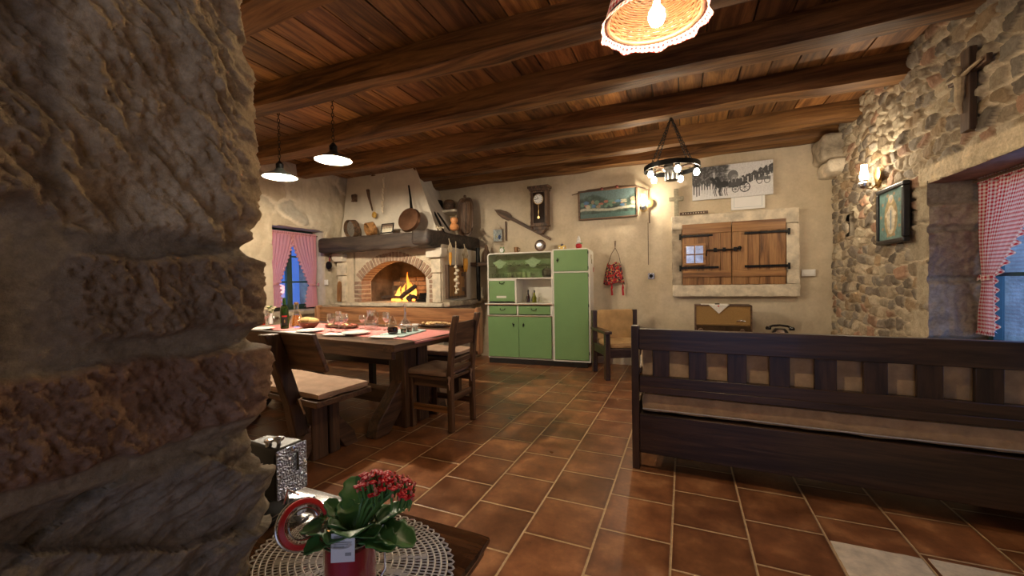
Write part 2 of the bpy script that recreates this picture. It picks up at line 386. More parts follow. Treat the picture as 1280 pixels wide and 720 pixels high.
eb = brick(.035, 1.0); tile = mult(nt, tile, ramp(nt, eb.outputs['Fac'], [(0, (1, 1, 1)), (1, (.62, .58, .56))]), .9)
gr = ramp(nt, n2, [(.3, (.36, .23, .12)), (.7, (.60, .41, .22))])
mx = nt.nodes.new('ShaderNodeMixRGB'); nt.links.new(br.outputs['Fac'], mx.inputs[0]); nt.links.new(tile, mx.inputs[1]); nt.links.new(gr, mx.inputs[2])
nt.links.new(mx.outputs[0], b.inputs['Base Color'])
rr = ramp(nt, n1, [(.2, (.24, .24, .24)), (.7, (.42, .42, .42))]); r2 = mult(nt, rr, (.75, .75, .75)); mr = nt.nodes.new('ShaderNodeMixRGB'); nt.links.new(br.outputs['Fac'], mr.inputs[0]); nt.links.new(rr, mr.inputs[1]); nt.links.new(r2, mr.inputs[2]); mr.inputs[2].default_value = (.7, .7, .7, 1)
nt.links.new(rr, b.inputs['Roughness'])
b2 = brick(.006, .9); hh = nt.nodes.new('ShaderNodeMath'); hh.operation = 'MULTIPLY_ADD'; hh.inputs[1].default_value = -1; nt.links.new(b2.outputs['Fac'], hh.inputs[0])
h3 = madd(n1, .55, 0); h4 = nt.nodes.new('ShaderNodeMath'); h4.operation = 'MULTIPLY_ADD'; h4.inputs[1].default_value = .12; nt.links.new(n2, h4.inputs[0]); nt.links.new(h3, h4.inputs[2]); nt.links.new(h4.outputs[0], hh.inputs[2])
bump(nt, b, hh.outputs[0], .5, .004); M_floor = m
f = B(); f.box(-6, 2.6, -1.9, 6.1, -.1, 0); struct(f.o('floor', M_floor, smooth=0))
M_trav = plain('pitted_travertine', (.66, .56, .42), .6, 0, .22, 18, .7, 60, bdist=.006)
c1 = -.7134+TW*5; c0 = -.7134+TW*4; y1 = aZ(1036, 675)[1]; y2 = aZ(1163, 699)[1]
for n_, xa, xb in (('trim_1', c0, c1), ('trim_2', c1+.012, c1+.65)):
    t = B(); rbox(t, xa+.006, xb-.006, 1.12, y1-.004 if n_ == 'trim_1' else y2, -.02, .0035, .03, .002, 20, .003, 3); struct(t.o(n_, M_trav))

# ------------------------------------------------------------ ceiling boards and beams
m, nt, b = newmat('ceiling_boards'); at = nt.nodes.new('ShaderNodeAttribute'); at.attribute_name = 'Col'
v = coords(nt, (9, .8, 9), False); ad = nt.nodes.new('ShaderNodeVectorMath'); ad.operation = 'MULTIPLY_ADD'; ad.inputs[1].default_value = (90, 90, 90); nt.links.new(at.outputs['Color'], ad.inputs[0]); nt.links.new(v, ad.inputs[2])
fn = noise(nt, ad.outputs[0], 1.3, 9, .65, 1.3); col = ramp(nt, fn, [(.3, (.05, .018, .006)), (.46, (.20, .09, .028)), (.6, (.42, .205, .062)), (.75, (.19, .088, .026))])
col = mult(nt, col, at.outputs['Color']); nt.links.new(col, b.inputs['Base Color']); b.inputs['Roughness'].default_value = .55; bump(nt, b, fn, .4, .006); M_boards = m
cl = B(); cols = []; x = -5.6; cl.box(-5.8, 2.3, -1.9, 6.0, ZC+.03, ZC+.12); cols += [(.1, .1, .1)]*8
while x < 1.9:
    wd = random.choice((.19, .22, .25, .28)); t = random.uniform(.42, 1.35); yb = [-1.9, 6.0]
    cl.box(x+.006, x+wd-.006, yb[0], yb[1], ZC+random.uniform(-.004, .004), ZC+.04); cols += [(t, t*random.uniform(.9, 1.0), t*random.uniform(.8, 1))]*8; x += wd
me = bpy.data.meshes.new('ceiling'); cl.bm.to_mesh(me); a = me.color_attributes.new('Col', 'FLOAT_COLOR', 'POINT')
for i, c in enumerate(cols): a.data[i].color = (*c, 1)
struct(addo('ceiling', me, M_boards))
def beam(name, ya, yb, z0, seed, x0=-5.3, x1=1.75, bend=0.0, dz=0.0, z1=ZC+.02):
    bb = B(); rbox(bb, x0, x1, ya, yb, z0, z1, .045, .022, 3.2, .022, seed, None, (.35, 1.6, 1.6))
    for v in bb.bm.verts:
        k = (v.co.x-x1)/(x0-x1); v.co.y += bend*k*k+.025*mn.noise(Vector((v.co.x*.7, seed, 0))); v.co.z += .02*mn.noise(Vector((v.co.x*.9, seed+5, 0)))*(1 if v.co.z < z0+.08 else 0)+dz*k
    return struct(bb.o(name, BM[0], smooth=50))
beam('trim_3', 2.42, 2.60, 2.72, 11, bend=-.30)
beam('trim_4', 3.10, 3.31, 2.71, 12, bend=.12)
beam('trim_5', 3.99, 4.17, 2.72, 13)
beam('trim_6', 4.90, 5.07, 2.725, 14)
beam('trim_7', 5.48, 5.75, 2.745, 15)
beam('trim_8', 1.45, 1.66, 2.72, 16, bend=-.05)
beam('trim_9', .45, .66, 2.72, 17)

# ------------------------------------------------------------ back wall
def plcol(u, v, base=(.60, .50, .355), seed=1, amt=.10):
    n = fbm(u*1.3, v*1.3, 5, seed); n2 = fbm(u*6, v*6, 4, seed+3); c = np.array(base)*(1+amt*n+.07*n2)[..., None]
    return c*np.stack([np.ones_like(u), 1+.02*n, 1+.07*n], -1)
u, v, P = plane_uv((XL-.3, YW, 0), (1, 0, 0), (0, 0, 1), XR-XL+.5, 2.95, .022)
h = .010*fbm(u*1.1, v*1.1, 3, 5)+.0035*fbm(u*7, v*5, 4, 6)+.0012*fbm(u*30, v*30, 2, 2)
N = np.zeros(P.shape); N[..., 1] = -1
struct(sheet('wall_back', P, N, h, plcol(u, v), M_plaster))

# ------------------------------------------------------------ right wall: rubble with a deep window
WY0, WY1, WZ0, WZ1 = 2.15, 3.72, .55, 1.83
u, v, P = plane_uv((XR, .0, 0), (0, 1, 0), (0, 0, 1), YW+.05, 2.96, .0105)
h, c = rubble(u, v, .145, .092, 4, .24, deep=.034, mortar=(.60, .50, .36), pal=[(.26, .205, .14), (.36, .29, .20), (.19, .155, .12), (.42, .35, .25), (.31, .22, .13), (.25, .215, .17), (.44, .37, .26), (.33, .20, .13), (.16, .13, .10)])
# big squared quoins beside the window
qs = [(WY1, WY1+.30, 0, .30), (WY1, WY1+.22, .32, .62), (WY1, WY1+.27, .64, .95), (WY1, WY1+.20, .97, 1.28), (WY1, WY1+.29, 1.30, 1.55), (WY1, WY1+.19, 1.57, 1.83)]
for i, (a, b_, z0, z1) in enumerate(qs):
    e = np.minimum(np.minimum(u-a+.05, b_-u), np.minimum(v-z0, z1-v))+.012*fbm(u*14, v*14, 3, i); k = sst(0, .03, e)
    hh = .016+.005*fbm(u*10, v*10, 4, i+20); cc = np.array([(.42, .36, .26), (.37, .31, .22), (.45, .38, .27)][i % 3])*(1+.12*fbm(u*8, v*8, 4, i))[..., None]
    h = h*(1-k)+hh*k; c = c*(1-k[..., None])+cc*k[..., None]
# lintel stone
e = np.minimum(np.minimum(WY1+.13-u, u-(WY0-.2)), np.minimum(v-WZ1+.01, WZ1+.135-v))+.006*fbm(u*12, v*12, 3, 3); k = sst(0, .02, e)
h = h*(1-k)+(.03+.004*fbm(u*12, v*12, 4, 8)+.004*fbm(u*40, v*40, 3, 8))*k; c = c*(1-k[..., None])+np.array((.64, .53, .36))*(1+.2*fbm(u*9, v*14, 4, 3))[..., None]*k[..., None]
N = np.zeros(P.shape); N[..., 0] = -1
um, vm = (u[:-1, :-1]+u[1:, 1:])/2, (v[:-1, :-1]+v[1:, 1:])/2
niche = (um > 5.02) & (um < 5.24) & (vm > 1.60) & (vm < 1.84)
keep = ~((um > WY0) & (um < WY1) & (vm > WZ0) & (vm < WZ1)) & ~niche
wr = struct(sheet('wall_right', P, N, h, c, M_stone, keep))
def jamb(name, P0, eu, ev, n, U, V, blocks, pal, seed, mat=None, amp=.02):
    u, v, P = plane_uv(P0, eu, ev, U, V, .008); h = .004*fbm(u*20, v*20, 3, seed); c = np.array((.30, .255, .19))*np.ones(u.shape+(1,))
    for i, (a, b_, z0, z1) in enumerate(blocks):
        e = np.minimum(np.minimum(u-a, b_-u), np.minimum(v-z0, z1-v))+.008*fbm(u*16, v*16, 3, seed+i); k = sst(0, .025, e)
        hh = amp+.012*fbm(u*5, v*5, 4, seed+i*3)+.006*ridge(u*11, v*11, 4, seed+i)-.004; cc = np.array(pal[i % len(pal)])*(1+.15*fbm(u*9, v*9, 4, seed+i))[..., None]
        h = h*(1-k)+hh*k; c = c*(1-k[..., None])+cc*k[..., None]
    N = np.zeros(P.shape)+np.array(n, float); return sheet(name, P, N, h, c, mat or M_stone)
jb = jamb('wall_right_jamb', (XR-.035, WY1, WZ0-.1), (1, 0, 0), (0, 0, 1), (0, -1, 0), .33, WZ1-WZ0+.12, [(-.05, .4, -.2, .28), (-.05, .4, .30, .70), (-.05, .4, .72, 1.05), (-.05, .4, 1.07, 1.24), ], [(.29, .22, .165), (.36, .29, .21), (.30, .23, .17), (.42, .34, .24)], 30, amp=.024)
jb.parent = wr
for nm, a in (('soffit', (XR-.02, XR+.4, WY0-.1, WY1+.05, WZ1, WZ1+.1)), ('sill', (XR-.005, XR+.4, WY0-.05, WY1+.05, WZ0-.12, WZ0)), ('near_jamb', (XR+.0, XR+.35, WY0-.2, WY0, WZ0-.1, WZ1+.1))):
    k = B(); rbox(k, *a, .04, .006, 8, .01, 3); k.o('wall_right_'+nm, plain('reddish_lintel_underside', (.27, .15, .10), .9, 0, .25, 9, .5, 40) if nm == 'soffit' else M_lime2, wr)
k = B(); k.box(XR, XR+.25, 5.0, 5.26, 1.585, 1.60); k.box(XR+.16, XR+.2, 5.0, 5.26, 1.58, 1.86); k.box(XR, XR+.2, 5.0, 5.02, 1.6, 1.85); k.box(XR, XR+.2, 5.24, 5.26, 1.6, 1.85); k.box(XR, XR+.2, 5.0, 5.26, 1.84, 1.86); k.o('wall_right_niche', M_lime2, wr, smooth=0)
k = B(); k.box(XR+.33, XR+.55, -1.9, WY0-.02, 0, 3); k.box(XR+.33, XR+.55, WY1+.03, 5.9, 0, 3); k.box(XR+.33, XR+.55, WY0-.1, WY1+.1, 0, WZ0-.1); k.box(XR+.33, XR+.55, WY0-.1, WY1+.1, WZ1+.08, 3); k.box(XR, XR+.5, -1.9, .02, 0, 3); k.o('wall_right_outer', M_lime2, wr, smooth=0)
# dark green framed window with blue dusk outside
M_wgreen = plain('dark_green_window_paint', (.012, .045, .035), .35, 0, .1, 9, .05, 40)
def window(name, parent_loc, w_, h_, rz, nx=2, ny=2, fw=.05):
    """local: x across, y out of the room, z up"""
    t = T(name, name, 'window', parent_loc, rz); del t['label']; del t['category']; struct(t)
    fr = B(); fr.box(0, w_, 0, .06, 0, fw); fr.box(0, w_, 0, .06, h_-fw, h_); fr.box(0, fw, 0, .06, fw, h_-fw); fr.box(w_-fw, w_, 0, .06, fw, h_-fw); fr.o('window_frame', M_wgreen, t, bev=.004)
    for i in range(nx):
        sx0 = fw+(w_-2*fw)*i/nx; sx1 = fw+(w_-2*fw)*(i+1)/nx; s = B()
        for a in ((sx0, sx0+.042, fw, h_-fw), (sx1-.042, sx1, fw, h_-fw), (sx0+.042, sx1-.042, fw, fw+.045), (sx0+.042, sx1-.042, h_-fw-.045, h_-fw)): s.box(a[0], a[1], -.018, .03, a[2], a[3])
        for j in range(1, ny): z = fw+(h_-2*fw)*j/ny; s.box(sx0+.042, sx1-.042, -.01, .025, z-.012, z+.012)
        so = s.o('sash', M_wgreen, t, bev=.003); g = B(); g.box(sx0+.04, sx1-.04, .008, .012, fw+.04, h_-fw-.04); g.o('pane', M_pane, so, smooth=0)
    return t
M_jambp = plain('tan_jamb_plaster', (.52, .43, .31), .92, 0, .15, 6, .6, 20, bdist=.01)
window('window_2', (XR+.27, WY1, WZ0), WY1-WY0, WZ1-WZ0, -90, 2, 2)

# ------------------------------------------------------------ left wall with a deep window
LY0, LY1, LZ0, LZ1 = 3.60, 4.46, .84, 2.03
u, v, P = plane_uv((XL, .3, 0), (0, 1, 0), (0, 0, 1), YW-.2, 2.96, .016)
st, sc_ = rubble(u, v, .42, .30, 12, .22, mortar=(.60, .51, .38), deep=.03)
k = sst(.1, .5, fbm(u*1.1+3, v*1.3, 3, 21)+.15); hp = .02*fbm(u*2.5, v*2.5, 4, 22)+.006*fbm(u*10, v*10, 3, 23)
h = hp*(1-k*.6)+st*k*.8; c = plcol(u, v, (.56, .47, .34), 24, .16)*(1-k[..., None]*.6)+sc_*1.15*k[..., None]*.6
N = np.zeros(P.shape); N[..., 0] = 1
yy, zz = P[..., 1], P[..., 2]; ym, zm = (yy[:-1, :-1]+yy[1:, 1:])/2, (zz[:-1, :-1]+zz[1:, 1:])/2
arch = LZ1-.05+.06*np.cos((ym-(LY0+LY1)/2)*3.2)
e = np.abs(v-(LZ1+.10))  # swelling lintel band above the window
h = h+.035*sst(.16, .0, e)*sst(LY0-.3, LY0-.1, yy)*sst(LY1+.25, LY1+.05, yy)
wl = struct(sheet('wall_left', P, N, h, c, M_plaster, ~((ym > LY0) & (ym < LY1) & (zm > LZ0) & (zm < arch))))
for nm, a in (('far_jamb', (XL-.35, XL-.01, LY1, LY1+.08, LZ0-.1, LZ1+.1)), ('near_jamb', (XL-.35, XL-.035, LY0-.08, LY0, LZ0-.1, LZ1+.1)), ('soffit', (XL-.35, XL+.01, LY0-.05, LY1+.05, LZ1-.02, LZ1+.1)), ('sill', (XL-.35, XL+.10, LY0-.1, LY1+.12, LZ0-.07, LZ0-.01))):
    k = B(); rbox(k, *a, .03, .008, 9, .012, 5); k.o('wall_left_'+nm, M_jambp if nm != 'sill' else M_lime2, wl)
k = B(); k.box(XL-.6, XL-.33, 0, LY0-.02, 0, 3); k.box(XL-.6, XL-.33, LY1+.02, 5.9, 0, 3); k.box(XL-.6, XL-.33, LY0-.1, LY1+.1, 0, LZ0-.02); k.box(XL-.6, XL-.33, LY0-.1, LY1+.1, LZ1+.02, 3); k.box(XL-.5, 1.9, 5.9, 6.0, 0, 3); k.o('wall_left_outer', M_lime2, wl, smooth=0)
window('window_1', (XL-.25, LY0, LZ0-.02), LY1-LY0, LZ1-LZ0+.02, 90, 2, 3, .045)

# ------------------------------------------------------------ doorway the camera stands in: big rough blocks
S = .56; PX, PY = -.87*S, .578*S     # S: size of one course unit
def zt(z): return CAMH+(z-CAMH)
res = .0034; ulen = 1.5; r = .030; Lf = .72; arc = r*math.pi/2
uu = np.linspace(0, ulen, int(ulen/res)); zz = np.arange(.40, 2.25, res); u, v = np.meshgrid(uu, zz, indexing='ij')
X0, Y0 = -.885, .574
px = np.where(u < Lf, X0, np.where(u < Lf+arc, X0-r+r*np.cos((u-Lf)/r), X0-r-(u-Lf-arc)))
py = np.where(u < Lf, Y0-r-(Lf-u), np.where(u < Lf+arc, Y0-r+r*np.sin((u-Lf)/r), Y0))
nx = np.where(u < Lf, 1, np.where(u < Lf+arc, np.cos((u-Lf)/r), 0)); ny = np.where(u < Lf, 0, np.where(u < Lf+arc, np.sin((u-Lf)/r), 1))
cu = Lf
h = .0016*fbm(u*45, v*45, 4, 40)-.004; c = np.array((.28, .215, .135))*(1+.10*fbm(u*12, v*12, 4, 41))[..., None]
def ublk(ua, ub, za, zb, hgt, colr, seed, ew=.02, rough=1.0, facet=1.0, edge=.010, dirn=(1, .6)):
    global h, c
    e = np.minimum(np.minimum(u-ua, ub-u), np.minimum(v-za, zb-v))+edge*fbm(u*9, v*9, 4, seed)*1.2; k = sst(0, ew, e)
    p_, q_ = u*dirn[0]+v*dirn[1], v*dirn[0]-u*dirn[1]
    hh = hgt+facet*(.020*fbm(u*2.6, v*2.6, 3, seed+1)+.014*np.abs(fbm(p_*5.5, q_*3.2, 4, seed+2, .45))+.011*fbm(p_*14, q_*6, 4, seed+8, .6))+rough*(.0085*np.abs(fbm(p_*24, q_*13, 5, seed+3, .6))+.0022*fbm(u*85, v*85, 3, seed+4))-.004
    cc = np.array(colr)*(1+.16*fbm(u*10, v*10, 5, seed+5)+.10*fbm(u*36, v*36, 3, seed+6))[..., None]*np.stack([np.ones_like(u), 1+.04*fbm(u*6, v*6, 3, seed+7), 1+.08*fbm(u*6, v*6, 3, seed+7)], -1)
    h = h*(1-k)+hh*k; c = c*(1-k[..., None])+cc*k[..., None]
ublk(cu-.265, 1.25, 1.288, 2.3, .012, (.50, .365, .205), 61, .022, 1.2, 1.5, .012, (.8, .6))                 # large top block
ublk(-.2, cu-.245, 1.305, 1.98, .004, (.38, .28, .17), 64, .045, 1.5, 1.7, .014, (.7, .7))
ublk(cu-.255, 1.15, 1.112, 1.262, .012, (.30, .205, .120), 67, .018, 1.5, .7)              # squared block
ublk(-.2, cu-.335, 1.045, 1.240, .012, (.36, .15, .075), 70, .025, 2.4, 1.2)                # small red stone
ublk(-.2, 1.2, .905, 1.075, .016, (.27, .155, .090), 73, .016, 1.5, .6)                   # long brown block
ublk(-.2, 1.15, .40, .878, .000, (.25, .20, .14), 76, .025, .6, 1.6, .016, (.5, -.9))              # broken grey blocks
fac = ((u*4.1+v*6.2+.35*fbm(u*3, v*3, 3, 81)) % 1); fac2 = ((-u*3.1+v*4.3+.3*fbm(u*3, v*3, 3, 82)) % 1); k = sst(.885, .86, v)
h = h+k*(.026*fac*fac+.020*fac2*fac2-.012)
# how far each course stands out at the corner
cz = [(.53, 14), (.70, 14), (.83, 7), (.885, 2), (.905, 16), (1.0, 19), (1.06, 18), (1.082, 4), (1.11, 14), (1.18, 17), (1.26, 12), (1.28, 1), (1.31, 3), (1.40, 10), (1.50, 15), (1.58, 10), (1.68, 5), (1.78, 0), (1.9, -8), (2.3, -12)]
h = h+.0017*np.interp(v, [a_ for a_, _ in cz], [b_ for _, b_ in cz])*sst(cu-.16, cu-.0, u)
P = np.stack([px*S, py*S, CAMH+(v-CAMH)*S], -1); N = np.stack([nx, ny, 0*nx], -1)
pl = struct(sheet('wall_front', P, N, h*S, c, M_pill))
zlo, zhi = CAMH+(.42-CAMH)*S, CAMH+(2.23-CAMH)*S; PX, PY = X0*S, Y0*S
k = B(); k.box(XL-.3, PX-.03, -1.9, PY-.03, 0, 3); k.box(PX-.05, PX+.002, -1.9, PY-.40, 0, 3); k.box(PX-.2, PX-.001, -.3, PY-.004, zhi, 3); k.box(PX-.2, PX-.001, -.3, PY-.004, 0, zlo)
k.box(-.7, -.45, -1.9, -1.6, 0, 3); k.box(1.3, 2.1, -1.9, -1.6, 0, 3); k.box(-.7, 2.1, -1.9, -1.6, 2.35, 3)
k.o('wall_front_core', M_lime2, pl, smooth=0)
# corbel stones under the end beam, in the corner
k = B(); rbox(k, 1.40, 1.72, 5.34, 5.75, 2.47, 2.745, .03, .03, 5, .05, 9); struct(k.o('trim_10', M_lime2))
k = B(); rbox(k, 1.44, 1.72, 5.30, 5.75, 2.31, 2.46, .03, .02, 6, .04, 4); struct(k.o('trim_11', M_lime))

# ------------------------------------------------------------ shutters in a stone surround on the back wall
t = T('shuttered_window', 'wide wooden double shutters with iron strap hinges in a pale stone surround on the back wall', 'shutters', (-.14, 5.68, .96)); g = t
sw, sh_ = 1.39, 1.045
for nm, a, mt, sd in (('lintel_stone', (0, sw-.005, -.075, .05, .87, sh_), M_lime, 1), ('sill_stone', (.005, sw, -.07, .05, 0, .15), M_lime, 2), ('jamb_stone', (.0, .118, -.062, .05, .15, .87), M_lime2, 3), ('jamb_stone', (sw-.135, sw-.005, -.07, .05, .15, .87), M_lime, 4)):
    k = B(); rbox(k, *a, .022, .009, 14, .010, sd); k.o(nm, mt, g)
def plank_shutter(x0, x1, cuts):
    s = B(); xs = [x0]+cuts+[x1]
    for a, b_ in zip(xs, xs[1:]): s.box(a+.0015, b_-.0015, -.075, -.045, .148, .925)
    so = s.o('shutter', SH[2], g, bev=.003)
    for z0, z1 in ((.80, .925), (.245, .325)):
        k = B(); k.box(x0+.001, x1-.002, -.092, -.074, z0, z1); k.o('batten', SH[0], so, bev=.004)
    return so
s1 = plank_shutter(.122, .682, [.30, .43, .56]); s2 = plank_shutter(.686, 1.25, [.86, .98])
def strap(x0, x1, z, so, hx):
    k = B(); k.box(min(x0, x1), max(x0, x1), -.101, -.094, z-.014, z+.014); d = 1 if hx > x1 else -1
    k.cyl((hx, -.098, z-.045), (hx, -.098, z+.03), .013); k.box(min(hx, x0), max(hx, x0), -.100, -.088, z-.02, z+.012)
    for i in range(4): xx = x0+(x1-x0)*(.12+.25*i); k.ball((xx, -.102, z), .007)
    k.o('strap_hinge', M_iron, so, bev=.002)
strap(.13, .475, .775, s1, .098); strap(.13, .54, .37, s1, .098); strap(1.245, .82, .775, s2, 1.275); strap(1.245, .82, .37, s2, 1.275)
k = B(); k.tube([(.40, -.10, .51), (.40, -.105, .575), (.41, -.108, .585), (.78, -.108, .585)], .009)
for x in (.50, .60, .72): k.box(x-.018, x+.018, -.118, -.093, .56, .61)
k.ball((.765, -.115, .60), .022); k.o('bolt', M_iron, t, bev=.002)
k = B(); k.tube([(.765, -.12, .61), (.765, -.122, .56)], .01); k.o('bolt_handle', M_iron, t)
# ------------------------------------------------------------ painted pictures (flat objects, colours by vertex)
class Img:
    def __init__(s, w_, h_, bg): s.w, s.h = w_, h_; s.a = np.zeros((w_, h_, 3))+np.array(bg); s.x, s.y = np.meshgrid(np.arange(w_)/(w_-1), np.arange(h_)/(h_-1), indexing='ij')
    def put(s, m, c, a=1.0): m = m[..., None]*a; s.a = s.a*(1-m)+np.array(c)*m
    def rect(s, x0, x1, y0, y1, c, a=1.): s.put(((s.x >= x0) & (s.x <= x1) & (s.y >= y0) & (s.y <= y1)).astype(float), c, a)
    def ell(s, cx, cy, rx, ry, c, a=1.): s.put((((s.x-cx)/rx)**2+((s.y-cy)/ry)**2 < 1).astype(float), c, a)
    def ringe(s, cx, cy, rx, ry, t, c): q = np.sqrt(((s.x-cx)/rx)**2+((s.y-cy)/ry)**2); s.put(((q < 1) & (q > 1-t)).astype(float), c)
    def line(s, x0, y0, x1, y1, t, c, asp=1.0):
        X, Y = s.x*asp, s.y; a, b_ = np.array((x0*asp, y0)), np.array((x1*asp, y1)); d = b_-a; tt = np.clip(((X-a[0])*d[0]+(Y-a[1])*d[1])/(d@d), 0, 1)
        s.put((np.hypot(X-a[0]-tt*d[0], Y-a[1]-tt*d[1]) < t).astype(float), c)
    def mesh(s, name, W, H, mat, parent=None, M=None):
        """in local XZ, facing -Y, origin lower left"""
        P = np.stack([s.x*W, 0*s.x, s.y*H], -1); N = np.zeros(P.shape); ob = sheet(name, P, N, 0*s.x, s.a, mat, None, parent)
        if M is not None: ob.matrix_local = M
        return ob
M_pic = vcmat('printed_picture', .45)
def frame_mesh(W, H, fw, d, M=None):
    b_ = B()
    for a in ((-fw, W+fw, -fw, 0), (-fw, W+fw, H, H+fw), (-fw, 0, 0, H), (W, W+fw, 0, H)): b_.box(a[0], a[1], -d, 0, a[2], a[3], M)
    return b_

# ============================================================ FIREPLACE
FX0, FX1, FY = -4.95, -3.03, 4.60
M_brick = plain('hearth_brick', (.33, .215, .145), .9, 0, .35, 14, .6, 60, bdist=.006)
M_mort = plain('cream_hearth_mortar', (.60, .50, .36), .95, 0, .14, 12, .7, 40, bdist=.008)
M_soot = plain('sooty_firebrick', (.16, .11, .07), .95, 0, .75, 3.2, .6, 30, bdist=.01)
fp = T('fireplace', 'open brick-arched fireplace with a black beam mantel and whitewashed sloping hood', 'fireplace', (0, 0, 0))
OX0, OX1, OZ0, SPR, APX = -4.47, -3.24, .90, 1.235, 1.52
hw = (OX1-OX0)/2; rise = APX-SPR; R_ = (hw*hw+rise*rise)/(2*rise); occ = ((OX0+OX1)/2, SPR+rise-R_); a0 = math.asin(hw/R_)
k = B(); rbox(k, FX0, FX1, FY, 5.72, 0, .86, .05, .02, 6, .03, 4); k.o('hearth_base', M_lime2, fp)
k = B(); rbox(k, FX0-.02, FX1+.02, FY-.05, 5.72, .86, .915, .04, .006, 8, .012, 5); k.o('hearth_slab', M_lime, fp)
# front wall with arched hole
arcp = [(occ[0]+R_*math.sin(a), occ[1]+R_*math.cos(a)) for a in np.linspace(-a0, a0, 25)]
inner = [(OX0, OZ0)]+arcp+[(OX1, OZ0)]
Rv = .155
outer = [(OX0-Rv, OZ0)]+[(min(max(occ[0]+(R_+Rv)*math.sin(a*1.0), OX0-Rv), OX1+Rv), occ[1]+(R_+Rv)*math.cos(a)) for a in np.linspace(-a0, a0, 25)]+[(OX1+Rv, OZ0)]
k = B()
def strip(k, A, Bp, y0, y1):
    for i in range(len(A)-1):
        q = [A[i], A[i+1], Bp[i+1], Bp[i]]; k.faces([(x, y, z) for y in (y0, y1) for x, z in q], [(0, 1, 2, 3), (7, 6, 5, 4), (0, 4, 5, 1), (2, 6, 7, 3), (1, 5, 6, 2), (0, 3, 7, 4)])
top = [(x, 1.70) if 0 < i < len(outer)-1 else (x, z) for i, (x, z) in enumerate(outer)]
strip(k, inner, outer, FY, FY+.2)
strip(k, outer[1:-1], [(x, 1.72) for x, z in outer[1:-1]], FY+.004, FY+.2)
k.box(FX0, OX0-Rv, FY+.004, FY+.2, OZ0, 1.72); k.box(OX1+Rv, FX1, FY+.004, FY+.2, OZ0, 1.72)
k.o('front_wall', M_mort, fp, smooth=30)
k = B()   # bricks of the arch ring and its legs
def vous(a, da, r0, r1, y0=FY-.012):
    p = [(occ[0]+r*math.sin(q), occ[1]+r*math.cos(q)) for r, q in ((r0, a-da), (r0, a+da), (r1, a+da), (r1, a-da))]
    j = random.uniform(-.004, .004); k.faces([(x, y, z) for y in (y0+j, FY+.19) for x, z in p], [(0, 1, 2, 3), (7, 6, 5, 4), (0, 4, 5, 1), (2, 6, 7, 3), (1, 5, 6, 2), (0, 3, 7, 4)])
nv = 25
for i in range(nv): a = -a0+(i+.5)*2*a0/nv; vous(a, .36*2*a0/nv, R_-.002, R_+.128+random.uniform(-.006, .006))
for sx, x0, x1 in ((0, OX0-.14, OX0+.003), (1, OX1-.003, OX1+.13)):
    for i in range(5):
        z = OZ0+.02+i*.066
        if sx == 0: k.box(x0, x0+.072, FY-.01, FY+.1, z, z+.048); k.box(x0+.078, x1, FY-.012, FY+.19, z, z+.050)
        else: k.box(x0, x0+.10+random.uniform(-.02, .02), FY-.01, FY+.19, z, z+.050)
k.o('arch_bricks', M_brick, fp, bev=.005, jitter=.002)
k = B(); k.box(OX0-.1, OX1+.1, 5.30, 5.4, .9, 1.9); k.box(OX0-.12, OX0-.01, FY+.19, 5.35, .9, 1.9); k.box(OX1+.01, OX1+.12, FY+.19, 5.35, .9, 1.9)
k.o('firebox', M_soot, fp, smooth=0)
k = B()
for i in range(22):
    for j in range(5): k.box(OX0+.0+i*.165-.3*(j % 2), OX0+.155+i*.165-.3*(j % 2), 5.285, 5.31, .93+j*.075, .995+j*.075) if OX0 < OX0+i*.165-.3*(j % 2) < OX1-.15 else None
    if i < 4:
        for j in range(6): k.box(OX1-.005, OX1+.03, FY+.22+i*.165, FY+.375+i*.165, .93+j*.075, .995+j*.075)
k.o('firebrick_lining', plain('scorched_bricks', (.36, .20, .10), .95, 0, .6, 5, .5, 40), fp, bev=.004)
for nm, x0, x1 in (('side_pillar', FX0, FX0+.22), ('side_pillar', FX1-.175, FX1+.02)):
    k = B(); rbox(k, x0+.03, x1-.03, FY-.035, FY+.01, .92, 1.32, .03, .008, 12, .008, 2); rbox(k, x0+.02, x1-.02, FY-.04, FY+.01, 1.33, 1.53, .03, .008, 12, .01, 3); k.o(nm, M_lime, fp)
for x0, x1 in ((FX0-.02, FX0+.20), (FX1-.20, FX1+.06)):
    k = B(); p = [(0, 0), (x1-x0-.03, 0), (x1-x0, .05), (x1-x0, .13), (0, .13)] if x0 > -4 else [(.05, 0), (x1-x0-.02, 0), (x1-x0, .06), (x1-x0, .13), (0, .13), (0, .05)]
    k.prism(p, -.10, .05, TR(x0, FY, 1.535)); k.o('corbel', M_wplast, fp, bev=.012, seg=3)
k = B(); rbox(k, -5.02, -3.04, 4.30, 4.56, 1.665, 1.875, .04, .022, 4.5, .03, 21, None, (.6, 1.4, 1.4)); k.o('mantel_beam', CHAR, fp, smooth=50)
k = B(); rbox(k, -3.30, -3.02, 4.28, 5.72, 1.69, 1.90, .04, .020, 4.5, .045, 22, None, (1.4, .6, 1.4)); k.o('mantel_beam', CHAR, fp, smooth=50)
k = B(); rbox(k, -3.32, -3.05, FY+.02, 5.72, .9, 1.70, .06, .01, 5, .01, 2); rbox(k, -3.12, -3.07, 4.62, 5.72, .9, 1.70, .06, .012, 5, .01, 7); k.o('side_wall', M_wplast, fp)
k = B(); k.box(-5.02, -3.10, 4.5, 5.72, 1.82, 1.868); k.o('mantel_shelf', CHAR, fp, smooth=0)
